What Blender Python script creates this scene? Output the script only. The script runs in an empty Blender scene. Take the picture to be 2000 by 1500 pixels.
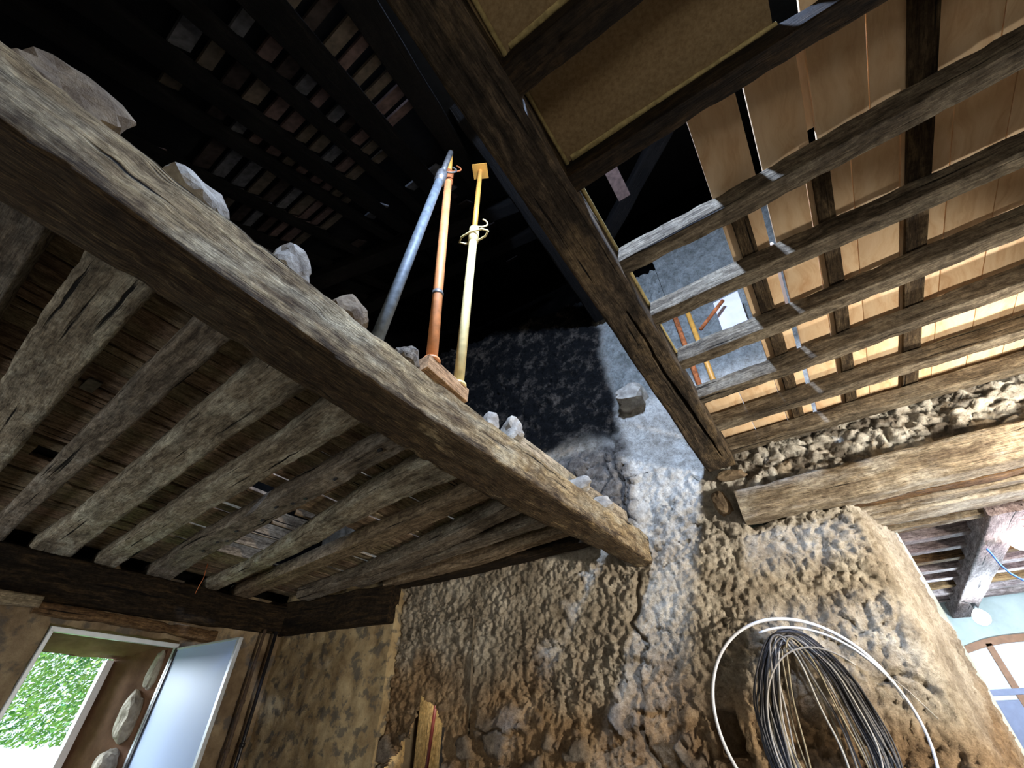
import bpy, math, random
import numpy as np
from mathutils import Vector, Matrix, noise

# ------------------------------------------------------------------ camera, world, lights
SC = bpy.context.scene
COL = SC.collection
SC.view_settings.view_transform = 'Standard'
SC.view_settings.look = 'None'
SC.view_settings.exposure = 0.0
SC.view_settings.gamma = 1.0
SC.view_settings.use_curve_mapping = False

EYE = Vector((0, 0, 1.5))
RM = np.array([[0.825907505992453, 0.5637802499771547, -0.005349886075706873],
               [-0.36588035761692383, 0.5287271744460281, -0.7658845467251779],
               [-0.4289619510579439, 0.6345072140945415, 0.6429558614761558]])   # rows: camera right, down, forward
FPX = 849.2
cam_data = bpy.data.cameras.new('camera')
cam_data.sensor_width = 36.0
cam_data.lens = FPX / 2000 * 36.0
cam_data.clip_start = 0.02
cam_data.clip_end = 300
cam = bpy.data.objects.new('camera', cam_data)
COL.objects.link(cam)
cam.matrix_world = Matrix(((RM[0][0], -RM[1][0], -RM[2][0], EYE.x),
                           (RM[0][1], -RM[1][1], -RM[2][1], EYE.y),
                           (RM[0][2], -RM[1][2], -RM[2][2], EYE.z),
                           (0, 0, 0, 1)))
SC.camera = cam

world = bpy.data.worlds.new('sky')
SC.world = world
world.use_nodes = True
wn = world.node_tree.nodes
bg = wn['Background']
bg.inputs['Color'].default_value = (0.72, 0.86, 1.0, 1)
bg.inputs['Strength'].default_value = 1.6


def light(name, kind, loc, target, energy, color, size=0.3, size_y=None, spread=None):
    d = bpy.data.lights.new(name, kind)
    d.energy = energy
    d.color = color
    if kind == 'AREA':
        d.size = size
        if size_y:
            d.shape = 'RECTANGLE'
            d.size_y = size_y
        if spread:
            d.spread = math.radians(spread)
    elif kind == 'POINT':
        d.shadow_soft_size = size
    elif kind == 'SUN':
        d.angle = size
    o = bpy.data.objects.new(name, d)
    COL.objects.link(o)
    o.location = loc
    v = Vector(target) - Vector(loc)
    o.rotation_euler = v.to_track_quat('-Z', 'Y').to_euler()
    return o


# daylight in the garden beyond the left window
light('sun', 'SUN', (-12, -4, 12), (-14.0, 3, 0), 4.5, (1.0, 0.96, 0.88), 0.01)
# the warm work lamp hanging by the back wall just right of the frame
light('work_lamp_light', 'POINT', (1.80, 3.74, 2.84), (0, 0, 0), 95, (1.0, 0.91, 0.78), 0.05)
# roof window above the upper floor, cool daylight
light('roof_window_light', 'AREA', (0.10, 0.30, 5.45), (-0.6, 3.2, 3.0), 400, (0.50, 0.66, 1.0), 0.24)
# two unseen fill lights added behind the camera
light('front_left_fill_light', 'AREA', (-5.2, -2.6, 1.2), (-4.6, 1.5, 3.0), 72, (0.92, 0.96, 1.0), 1.8, 1.9)
light('front_fill_light', 'AREA', (0.9, -2.7, 1.3), (0.9, 2.0, 3.2), 32, (1.0, 0.92, 0.80), 1.4, 1.4)
# unseen fill light added at the right to bring out the wall relief
light('right_fill_light', 'AREA', (3.0, 2.2, 1.55), (-0.4, 4.1, 2.3), 88, (1.0, 0.92, 0.81), 0.22, None, 96)
# daylight outside the left window, from the open sky above the garden
light('garden_sky_light', 'AREA', (-9.8, 0.6, 3.4), (-6.4, 2.1, 1.9), 1100, (0.80, 0.90, 1.0), 2.2)
# lamps and glass door of the next room
light('next_room_lamp_light', 'POINT', (1.62, 7.7, 2.45), (0, 0, 0), 150, (0.66, 0.86, 1.0), 0.08)
light('next_room_near_lamp_light', 'POINT', (2.1, 5.6, 2.60), (0, 0, 0), 150, (0.92, 0.90, 1.0), 0.08)
light('slot_light', 'AREA', (-3.8, 4.42, 2.35), (-3.8, 4.66, 1.5), 22, (1.0, 0.88, 0.66), 0.25)  # hidden light added in the cavity for the bright board
# small unseen fill light added to lift the attic roof tiles
light('attic_fill_light', 'AREA', (-3.4, -1.1, 3.75), (-3.0, 1.2, 6.2), 0.8, (0.9, 0.92, 1.0), 1.0)


def ray(px, py):
    d = np.array([(px - 1000) / FPX, (py - 750) / FPX, 1.0])
    return Vector(RM.T @ d).normalized()


def on_z(px, py, z):
    d = ray(px, py)
    return EYE + d * ((z - EYE.z) / d.z)


def on_y(px, py, y):
    d = ray(px, py)
    return EYE + d * (y / d.y)


# ------------------------------------------------------------------ noise on arrays
_rs = np.random.RandomState(7)
_perm = _rs.permutation(4096)
_g3 = _rs.normal(size=(4096, 3))
_g3 /= np.linalg.norm(_g3, axis=1)[:, None]
_r4 = _rs.rand(4096, 4)


def _h(ix, iy, iz):
    return _perm[(_perm[(_perm[ix & 4095] + iy) & 4095] + iz) & 4095]


def perlin(p):
    p = np.asarray(p, float)
    i = np.floor(p).astype(int)
    f = p - i
    u = f * f * f * (f * (f * 6 - 15) + 10)
    out = 0
    for dx in (0, 1):
        wx = u[..., 0] if dx else 1 - u[..., 0]
        for dy in (0, 1):
            wy = u[..., 1] if dy else 1 - u[..., 1]
            for dz in (0, 1):
                wz = u[..., 2] if dz else 1 - u[..., 2]
                g = _g3[_h(i[..., 0] + dx, i[..., 1] + dy, i[..., 2] + dz)]
                d = f - np.array([dx, dy, dz])
                out = out + wx * wy * wz * (g * d).sum(-1)
    return out * 1.6


def fbm(p, octv=4, gain=0.5):
    a, s, t = 1.0, 0.0, 0.0
    p = np.asarray(p, float)
    for k in range(octv):
        s = s + a * perlin(p * (2 ** k) + 17.3 * k)
        t += a
        a *= gain
    return s / t


def voronoi2(x, z):
    """f1, f2 and a random number per cell"""
    ix, iz = np.floor(x).astype(int), np.floor(z).astype(int)
    f1 = np.full(x.shape, 9.0)
    f2 = np.full(x.shape, 9.0)
    rid = np.zeros(x.shape)
    for dx in (-1, 0, 1):
        for dz in (-1, 0, 1):
            h = _h(ix + dx, iz + dz, 3)
            cx = ix + dx + 0.1 + 0.8 * _r4[h, 0]
            cz = iz + dz + 0.1 + 0.8 * _r4[h, 1]
            d = np.hypot(x - cx, z - cz)
            nearer = d < f1
            f2 = np.where(nearer, f1, np.minimum(f2, d))
            rid = np.where(nearer, _r4[h, 2], rid)
            f1 = np.where(nearer, d, f1)
    return f1, f2, rid


def chips(x, z):
    """each cell is a little plate tilted its own way"""
    ix, iz = np.floor(x).astype(int), np.floor(z).astype(int)
    f1 = np.full(x.shape, 9.0)
    out = np.zeros(x.shape)
    for dx in (-1, 0, 1):
        for dz in (-1, 0, 1):
            h = _h(ix + dx, iz + dz, 5)
            cx = ix + dx + 0.1 + 0.8 * _r4[h, 0]
            cz = iz + dz + 0.1 + 0.8 * _r4[h, 1]
            d = np.hypot(x - cx, z - cz)
            t = (x - cx) * (_r4[h, 2] * 2.4 - 1.2) + (z - cz) * (_r4[h, 3] * 2.4 - 1.2) + (_r4[h, 2] - 0.5) * 0.5 - 0.5 * d
            nearer = d < f1
            out = np.where(nearer, t, out)
            f1 = np.where(nearer, d, f1)
    return out


def sstep(a, b, x):
    t = np.clip((x - a) / (b - a), 0, 1)
    return t * t * (3 - 2 * t)


# ------------------------------------------------------------------ materials
def srgb(r, g, b):
    f = lambda c: (c / 255 / 12.92) if c / 255 <= 0.04045 else ((c / 255 + 0.055) / 1.055) ** 2.4
    return (f(r), f(g), f(b), 1)


def new_mat(name, rough=0.85):
    m = bpy.data.materials.new(name)
    m.use_nodes = True
    nt = m.node_tree
    b = nt.nodes['Principled BSDF']
    b.inputs['Roughness'].default_value = rough
    if rough > 0.7:
        b.inputs['Specular IOR Level'].default_value = 0.15
    return m, nt, b


def nd(nt, kind, **kw):
    n = nt.nodes.new(kind)
    for k, v in kw.items():
        if k in n.inputs:
            n.inputs[k].default_value = v
        else:
            setattr(n, k, v)
    return n


def ramp(nt, src, stops):
    r = nt.nodes.new('ShaderNodeValToRGB')
    el = r.color_ramp.elements
    while len(el) < len(stops):
        el.new(0.5)
    for e, (p, c) in zip(el, stops):
        e.position = p
        e.color = c
    nt.links.new(src, r.inputs[0])
    return r.outputs[0]


def mix(nt, fac, a, b, mode='MIX'):
    n = nt.nodes.new('ShaderNodeMix')
    n.data_type = 'RGBA'
    n.blend_type = mode
    for s, v in ((n.inputs[0], fac), (n.inputs[6], a), (n.inputs[7], b)):
        if hasattr(v, 'is_linked'):
            nt.links.new(v, s)
        elif isinstance(v, (int, float)):
            s.default_value = v
        else:
            s.default_value = v
    return n.outputs[2]


def wood(name, light_c, mid_c, dark_c, stain=0.5, grain=1.0, pale=None, knots=0.0, rough=0.85, bump=0.5, stain_c=(0.012, 0.010, 0.008, 1), under=False):
    """old timber: grain runs along gc.x; stains and pale patches are marks of their own"""
    m, nt, b = new_mat(name, rough)
    L = nt.links.new
    at = nd(nt, 'ShaderNodeAttribute', attribute_name='gc')
    mp = nd(nt, 'ShaderNodeMapping')
    mp.inputs['Scale'].default_value = (1.6 * grain, 26 * grain, 26 * grain)
    L(at.outputs['Vector'], mp.inputs['Vector'])
    warp = nd(nt, 'ShaderNodeTexNoise', Scale=2.2, Detail=3.0)
    L(at.outputs['Vector'], warp.inputs['Vector'])
    add = nd(nt, 'ShaderNodeVectorMath', operation='MULTIPLY_ADD')
    L(warp.outputs['Color'], add.inputs[0])
    add.inputs[1].default_value = (0.4, 5, 5)
    L(mp.outputs[0], add.inputs[2])
    g = nd(nt, 'ShaderNodeTexNoise', Scale=1.0, Detail=6.0, Roughness=0.65)
    L(add.outputs[0], g.inputs['Vector'])
    col = ramp(nt, g.outputs['Fac'], [(0.28, dark_c), (0.5, mid_c), (0.72, light_c)])
    big = nd(nt, 'ShaderNodeTexNoise', Scale=3.0, Detail=5.0, Roughness=0.62)
    bm = nd(nt, 'ShaderNodeMapping')
    bm.inputs['Scale'].default_value = (0.8, 2.0, 2.0)
    L(at.outputs['Vector'], bm.inputs['Vector'])
    L(bm.outputs[0], big.inputs['Vector'])
    if pale:
        f = ramp(nt, big.outputs['Fac'], [(0.50, (0, 0, 0, 1)), (0.64, (0.85, 0.85, 0.85, 1))])
        col = mix(nt, f, col, pale)
    st = nd(nt, 'ShaderNodeTexNoise', Scale=2.3, Detail=6.0, Roughness=0.7)
    sm = nd(nt, 'ShaderNodeMapping')
    sm.inputs['Scale'].default_value = (0.9, 2.4, 2.4)
    sm.inputs['Location'].default_value = (7.7, 3.1, 5.2)
    L(at.outputs['Vector'], sm.inputs['Vector'])
    L(sm.outputs[0], st.inputs['Vector'])
    f = ramp(nt, st.outputs['Fac'], [(0.47, (0, 0, 0, 1)), (0.66, (stain, stain, stain, 1))])
    col = mix(nt, f, col, stain_c)
    if knots:
        v = nd(nt, 'ShaderNodeTexVoronoi', Scale=1.0)
        km = nd(nt, 'ShaderNodeMapping')
        km.inputs['Scale'].default_value = (2.2, 5.0, 0.0)
        L(at.outputs['Vector'], km.inputs['Vector'])
        L(km.outputs[0], v.inputs['Vector'])
        f = ramp(nt, v.outputs['Distance'], [(0.05, (knots, knots, knots, 1)), (0.11, (0, 0, 0, 1))])
        col = mix(nt, f, col, (0.16, 0.06, 0.025, 1))
    # thin cracks along the grain
    ck = nd(nt, 'ShaderNodeTexNoise', Scale=1.0, Detail=3.0)
    cm = nd(nt, 'ShaderNodeMapping')
    cm.inputs['Scale'].default_value = (1.1, 34, 34)
    cm.inputs['Location'].default_value = (3.7, 9.1, 1.2)
    L(at.outputs['Vector'], cm.inputs['Vector'])
    L(cm.outputs[0], ck.inputs['Vector'])
    crk = ramp(nt, ck.outputs['Fac'], [(0.30, (1, 1, 1, 1)), (0.36, (0, 0, 0, 1))])
    if not knots:
        col = mix(nt, crk, col, (0.010, 0.008, 0.006, 1))
    fine = nd(nt, 'ShaderNodeTexNoise', Scale=1.0, Detail=7.0, Roughness=0.75)
    fm = nd(nt, 'ShaderNodeMapping')
    fm.inputs['Scale'].default_value = (11, 120, 120)
    L(at.outputs['Vector'], fm.inputs['Vector'])
    L(fm.outputs[0], fine.inputs['Vector'])
    if not knots:
        ff = ramp(nt, fine.outputs['Fac'], [(0.34, (0.34, 0.32, 0.30, 1)), (0.50, (0.95, 0.95, 0.95, 1)), (0.66, (1.45, 1.42, 1.36, 1))])
        col = mix(nt, 1.0, col, ff, 'MULTIPLY')
        sp = nd(nt, 'ShaderNodeTexNoise', Scale=24.0, Detail=8.0, Roughness=0.8)
        L(at.outputs['Vector'], sp.inputs['Vector'])
        ff = ramp(nt, sp.outputs['Fac'], [(0.38, (0.55, 0.53, 0.50, 1)), (0.55, (1.0, 1.0, 1.0, 1)), (0.68, (1.25, 1.22, 1.15, 1))])
        col = mix(nt, 1.0, col, ff, 'MULTIPLY')
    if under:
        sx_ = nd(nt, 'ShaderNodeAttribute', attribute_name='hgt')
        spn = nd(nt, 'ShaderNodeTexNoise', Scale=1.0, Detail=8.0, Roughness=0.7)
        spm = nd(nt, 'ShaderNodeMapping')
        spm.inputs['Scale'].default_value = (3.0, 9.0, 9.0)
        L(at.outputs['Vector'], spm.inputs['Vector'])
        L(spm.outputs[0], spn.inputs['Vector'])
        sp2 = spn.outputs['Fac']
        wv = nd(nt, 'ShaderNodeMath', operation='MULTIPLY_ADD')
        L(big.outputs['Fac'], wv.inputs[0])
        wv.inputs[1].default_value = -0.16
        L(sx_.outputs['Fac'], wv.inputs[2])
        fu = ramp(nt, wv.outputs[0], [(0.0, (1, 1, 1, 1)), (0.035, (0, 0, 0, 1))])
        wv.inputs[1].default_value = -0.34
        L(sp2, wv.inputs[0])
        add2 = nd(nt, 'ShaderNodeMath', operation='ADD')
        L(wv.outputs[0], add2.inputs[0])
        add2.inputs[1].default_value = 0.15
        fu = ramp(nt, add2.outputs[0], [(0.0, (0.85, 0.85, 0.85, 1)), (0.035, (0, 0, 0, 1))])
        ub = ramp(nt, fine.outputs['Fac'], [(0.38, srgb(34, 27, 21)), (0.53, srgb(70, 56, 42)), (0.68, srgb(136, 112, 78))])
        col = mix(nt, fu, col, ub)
    h = nd(nt, 'ShaderNodeMath', operation='MULTIPLY_ADD')
    L(g.outputs['Fac'], h.inputs[0])
    h.inputs[1].default_value = 1.2
    L(fine.outputs['Fac'], h.inputs[2])
    h2 = nd(nt, 'ShaderNodeMath', operation='MULTIPLY_ADD')
    L(crk, h2.inputs[0])
    h2.inputs[1].default_value = -1.0
    L(h.outputs[0], h2.inputs[2])
    bp = nd(nt, 'ShaderNodeBump', Strength=bump, Distance=0.02)
    L(h2.outputs[0], bp.inputs['Height'])
    L(bp.outputs[0], b.inputs['Normal'])
    L(col, b.inputs['Base Color'])
    return m


def plaster(name, c1, c2, c3, scale=3.0, blot=None, bump=0.8, bscale=40, bdist=0.015, rough=0.92):
    m, nt, b = new_mat(name, rough)
    L = nt.links.new
    tc = nd(nt, 'ShaderNodeNewGeometry')
    n1 = nd(nt, 'ShaderNodeTexNoise', Scale=scale, Detail=8.0, Roughness=0.65)
    L(tc.outputs['Position'], n1.inputs['Vector'])
    col = ramp(nt, n1.outputs['Fac'], [(0.30, c3), (0.5, c2), (0.68, c1)])
    if blot:
        n2 = nd(nt, 'ShaderNodeTexNoise', Scale=scale * 1.9, Detail=6.0, Roughness=0.6)
        mp = nd(nt, 'ShaderNodeMapping')
        mp.inputs['Location'].default_value = (4, 8, 2)
        L(tc.outputs['Position'], mp.inputs['Vector'])
        L(mp.outputs[0], n2.inputs['Vector'])
        f = ramp(nt, n2.outputs['Fac'], [(0.52, (0, 0, 0, 1)), (0.60, (0.8, 0.8, 0.8, 1))])
        col = mix(nt, f, col, blot)
    n3 = nd(nt, 'ShaderNodeTexNoise', Scale=bscale, Detail=8.0, Roughness=0.7)
    L(tc.outputs['Position'], n3.inputs['Vector'])
    bp = nd(nt, 'ShaderNodeBump', Strength=bump, Distance=bdist)
    L(n3.outputs['Fac'], bp.inputs['Height'])
    L(bp.outputs[0], b.inputs['Normal'])
    L(col, b.inputs['Base Color'])
    return m


def plain(name, c, rough=0.6, metal=0.0, var=0.25, scale=14, bump=0.0):
    m, nt, b = new_mat(name, rough)
    b.inputs['Metallic'].default_value = metal
    L = nt.links.new
    tc = nd(nt, 'ShaderNodeNewGeometry')
    n1 = nd(nt, 'ShaderNodeTexNoise', Scale=scale, Detail=6.0)
    L(tc.outputs['Position'], n1.inputs['Vector'])
    d = tuple(x * (1 - var) for x in c[:3]) + (1,)
    u = tuple(min(1, x * (1 + var)) for x in c[:3]) + (1,)
    col = ramp(nt, n1.outputs['Fac'], [(0.35, d), (0.65, u)])
    L(col, b.inputs['Base Color'])
    if bump:
        bp = nd(nt, 'ShaderNodeBump', Strength=bump, Distance=0.01)
        L(n1.outputs['Fac'], bp.inputs['Height'])
        L(bp.outputs[0], b.inputs['Normal'])
    return m


def emis(name, c, s):
    m, nt, b = new_mat(name, 0.5)
    b.inputs['Base Color'].default_value = c
    b.inputs['Emission Color'].default_value = c
    b.inputs['Emission Strength'].default_value = s
    return m


M = {}
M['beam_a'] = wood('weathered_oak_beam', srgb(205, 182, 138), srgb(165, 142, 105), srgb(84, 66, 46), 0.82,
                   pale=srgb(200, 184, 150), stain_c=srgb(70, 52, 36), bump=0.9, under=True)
M['beam_b'] = wood('dark_oak_beam', srgb(124, 108, 88), srgb(76, 66, 54), srgb(38, 33, 28), 0.65,
                   pale=srgb(128, 110, 84), stain_c=srgb(24, 20, 17), bump=0.8)
M['joist_r'] = wood('brown_joist_timber', srgb(162, 150, 130), srgb(116, 105, 88), srgb(58, 50, 41), 0.6,
                    pale=srgb(142, 132, 114), stain_c=srgb(34, 27, 20), bump=0.7)
M['joist_top'] = wood('sooty_joist_timber', srgb(88, 70, 46), srgb(52, 42, 30), srgb(26, 21, 17), 0.7,
                      stain_c=srgb(16, 14, 12), bump=0.7)
M['joist_l'] = wood('limewashed_joist_timber', srgb(200, 190, 168), srgb(160, 148, 126), srgb(92, 80, 66), 0.6,
                    pale=srgb(206, 200, 178), stain_c=srgb(50, 42, 33), bump=0.6)
M['joist_l2'] = wood('grey_joist_timber', srgb(174, 162, 144), srgb(134, 122, 106), srgb(74, 65, 56), 0.55,
                     pale=srgb(166, 158, 144), stain_c=srgb(42, 36, 30), bump=0.6)
M['joist_tan'] = wood('tan_sawn_joist_timber', srgb(178, 158, 132), srgb(144, 126, 102), srgb(88, 74, 58), 0.35,
                      stain_c=srgb(70, 54, 40), bump=0.4)
M['floor_old'] = wood('old_floorboard_timber', srgb(204, 186, 156), srgb(168, 150, 122), srgb(96, 82, 67), 0.6,
                      pale=srgb(150, 138, 112), stain_c=srgb(36, 29, 24), bump=0.5)
M['floor_old2'] = wood('reddish_floorboard_timber', srgb(200, 176, 150), srgb(166, 142, 118), srgb(96, 80, 66), 0.6,
                       stain_c=srgb(40, 30, 25), bump=0.5)
M['dark'] = wood('smoke_blackened_beam', srgb(30, 26, 23), srgb(19, 17, 15), srgb(9, 8, 8), 0.8,
                 stain_c=srgb(7, 6, 6), bump=0.6)
M['batten'] = wood('old_dark_batten_timber', srgb(120, 104, 80), srgb(84, 70, 52), srgb(46, 37, 28), 0.7,
                   stain_c=srgb(36, 28, 22), bump=0.6)
M['pine'] = wood('new_pine_plank', srgb(240, 212, 174), srgb(230, 198, 156), srgb(208, 166, 122), 0.12, grain=0.6,
                 knots=0.85, rough=0.6, bump=0.1, stain_c=srgb(196, 130, 84))
M['lintel'] = wood('sawn_lintel_timber', srgb(190, 178, 156), srgb(150, 137, 116), srgb(92, 79, 65), 0.6,
                   pale=srgb(196, 190, 176), stain_c=srgb(84, 68, 54), bump=0.6)
M['lintel_d'] = wood('brown_lintel_timber', srgb(150, 120, 84), srgb(112, 86, 58), srgb(66, 48, 34), 0.5,
                     stain_c=srgb(62, 44, 30), bump=0.6)
M['ext_beam'] = wood('purplish_painted_beam', srgb(186, 172, 170), srgb(150, 136, 136), srgb(96, 82, 84), 0.4,
                     stain_c=srgb(86, 60, 48), bump=0.4)
M['soot'] = plain('soot_black_roof_boards', (0.006, 0.006, 0.006, 1), 0.95)
M['left_wall'] = plaster('rough_left_wall_plaster', srgb(172, 152, 120), srgb(134, 114, 88), srgb(92, 74, 56), 2.6,
                         blot=srgb(98, 92, 84))
M['corner_wall'] = plaster('blotched_corner_plaster', srgb(196, 176, 136), srgb(172, 150, 112), srgb(128, 106, 76), 4.0,
                           blot=srgb(96, 92, 84), bump=0.9, bscale=34)
M['lime'] = plaster('lime_washed_wall', srgb(214, 226, 226), srgb(200, 212, 212), srgb(178, 190, 190), 2.0, bump=0.3)
M['plain_wall'] = plaster('grey_brown_wall', srgb(120, 108, 92), srgb(96, 86, 72), srgb(70, 62, 52), 2.0, bump=0.4)
M['attic_wall'] = plaster('sooty_attic_wall', srgb(44, 42, 40), srgb(26, 25, 24), srgb(14, 13, 13), 2.4, bump=0.6)
M['floor'] = plaster('dusty_floor', srgb(128, 116, 98), srgb(104, 94, 80), srgb(80, 72, 60), 2.0, bump=0.3)
M['chip'] = plaster('chipboard_panel', srgb(176, 154, 118), srgb(160, 138, 104), srgb(140, 118, 86), 60.0, bump=0.15,
                    bscale=90, rough=0.8)
M['foam'] = plain('yellow_foam_seal', srgb(176, 160, 112), 0.9, bump=0.5, scale=40)
M['rock'] = plaster('grey_limestone', srgb(186, 178, 162), srgb(154, 146, 132), srgb(112, 104, 94), 9.0, bump=0.6,
                    bscale=60)
M['rock_b'] = plaster('brown_rubble_stone', srgb(150, 132, 106), srgb(118, 102, 82), srgb(78, 66, 54), 9.0, bump=0.8,
                      bscale=50)
M['blue'] = plain('worn_blue_steel', srgb(94, 100, 102), 0.6, 0.1, 0.3, 22)
M['grey_steel'] = plain('galvanised_steel', srgb(120, 116, 110), 0.5, 0.6, 0.3, 30)
M['orange'] = plain('orange_painted_steel', srgb(214, 138, 80), 0.55, 0.0, 0.18, 16)
M['amber'] = plain('amber_painted_steel', srgb(206, 146, 62), 0.5, 0.0, 0.12, 16)
M['cream'] = plain('cream_painted_steel', srgb(216, 196, 136), 0.5, 0.0, 0.15, 16)
M['rusty'] = plain('rusted_steel', srgb(160, 92, 52), 0.8, 0.1, 0.45, 26)
M['alu'] = plain('aluminium_frame', srgb(196, 202, 206), 0.4, 0.5, 0.06, 10)
M['pvc'] = plain('white_conduit', srgb(214, 216, 220), 0.4, 0.0, 0.05, 10)
M['blackp'] = plain('black_pipe', srgb(30, 29, 32), 0.4, 0.0, 0.2, 10)
M['brownp'] = plain('old_brown_pipe', srgb(84, 68, 54), 0.7, 0.0, 0.3, 18)
M['black'] = plain('black_post', srgb(24, 25, 28), 0.6, 0.0, 0.2, 10)
M['darkred'] = plain('dark_red_strip', srgb(84, 22, 26), 0.5, 0.0, 0.2, 10)
M['pale_board'] = wood('pale_chip_board', srgb(224, 204, 160), srgb(208, 186, 140), srgb(176, 150, 104), 0.2,
                       stain_c=srgb(180, 150, 104), bump=0.3)
M['insul'] = plain('pinkish_insulation_board', srgb(206, 198, 208), 0.8, 0.0, 0.05, 12)
M['brick'] = plain('red_brick', srgb(176, 110, 92), 0.9, 0.0, 0.2, 30, 0.4)
M['block'] = wood('tan_sawn_block', srgb(206, 168, 128), srgb(186, 148, 108), srgb(150, 112, 78), 0.2, stain_c=srgb(150, 110, 76))
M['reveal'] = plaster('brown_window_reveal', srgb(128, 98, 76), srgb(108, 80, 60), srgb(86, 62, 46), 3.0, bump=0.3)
M['white_jamb'] = plain('white_jamb_paint', srgb(236, 236, 240), 0.7, 0.0, 0.03)
M['win_brown'] = plain('brown_window_wood', srgb(168, 124, 96), 0.6, 0.0, 0.12)
M['door_blue'] = plain('blue_grey_door_panel', srgb(150, 158, 190), 0.6, 0.0, 0.06)
M['bulb'] = emis('glowing_bulb', (1.0, 0.98, 0.92, 1), 40.0)
M['bulb2'] = emis('glowing_cool_bulb', (0.85, 0.97, 1.0, 1), 30.0)
M['cable_blue'] = plain('blue_cable', srgb(60, 110, 220), 0.5)
M['tile0'] = plain('dark_clay_tile', srgb(52, 44, 40), 0.9, 0.0, 0.3, 20)
M['tile1'] = plain('pink_clay_tile', srgb(92, 75, 69), 0.9, 0.0, 0.25, 20)
M['tile2'] = plain('grey_clay_tile', srgb(82, 81, 82), 0.9, 0.0, 0.3, 20)
M['tile3'] = plain('buff_clay_tile', srgb(88, 78, 66), 0.9, 0.0, 0.25, 20)
for i, c in enumerate([(54, 52, 54), (96, 92, 88), (150, 146, 140), (124, 112, 86), (38, 36, 38)]):
    M['cab%d' % i] = plain(['charcoal_cable', 'grey_cable', 'light_grey_cable', 'olive_cable', 'black_cable'][i], srgb(*c), 0.5, 0, 0.1)


def glass_mat():
    m, nt, b = new_mat('frosted_film_glass', 0.45)
    L = nt.links.new
    b.inputs['Base Color'].default_value = srgb(196, 216, 246)
    tr = nd(nt, 'ShaderNodeBsdfTranslucent')
    tr.inputs['Color'].default_value = srgb(206, 222, 246)
    mx = nd(nt, 'ShaderNodeMixShader')
    mx.inputs[0].default_value = 0.4
    L(b.outputs[0], mx.inputs[1])
    L(tr.outputs[0], mx.inputs[2])
    L(mx.outputs[0], nt.nodes['Material Output'].inputs['Surface'])
    return m


M['frost'] = glass_mat()


def clear_glass():
    m, nt, b = new_mat('window_glass', 0.02)
    g = nd(nt, 'ShaderNodeBsdfGlossy', Roughness=0.02)
    t = nd(nt, 'ShaderNodeBsdfTransparent')
    mx = nd(nt, 'ShaderNodeMixShader')
    mx.inputs[0].default_value = 0.06
    nt.links.new(t.outputs[0], mx.inputs[1])
    nt.links.new(g.outputs[0], mx.inputs[2])
    nt.links.new(mx.outputs[0], nt.nodes['Material Output'].inputs['Surface'])
    return m


M['glass'] = clear_glass()


def foliage_mat():
    m, nt, b = new_mat('garden_leaves', 0.6)
    L = nt.links.new
    g = nd(nt, 'ShaderNodeNewGeometry')
    n = nd(nt, 'ShaderNodeTexNoise', Scale=3.0, Detail=4.0)
    L(g.outputs['Position'], n.inputs['Vector'])
    c = ramp(nt, n.outputs['Fac'], [(0.35, srgb(84, 150, 110)), (0.6, srgb(200, 226, 140))])
    L(c, b.inputs['Base Color'])
    return m


M['leaf'] = foliage_mat()
M['lawn'] = plain('sunlit_grass', srgb(150, 196, 120), 0.9, 0, 0.2, 4)


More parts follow.
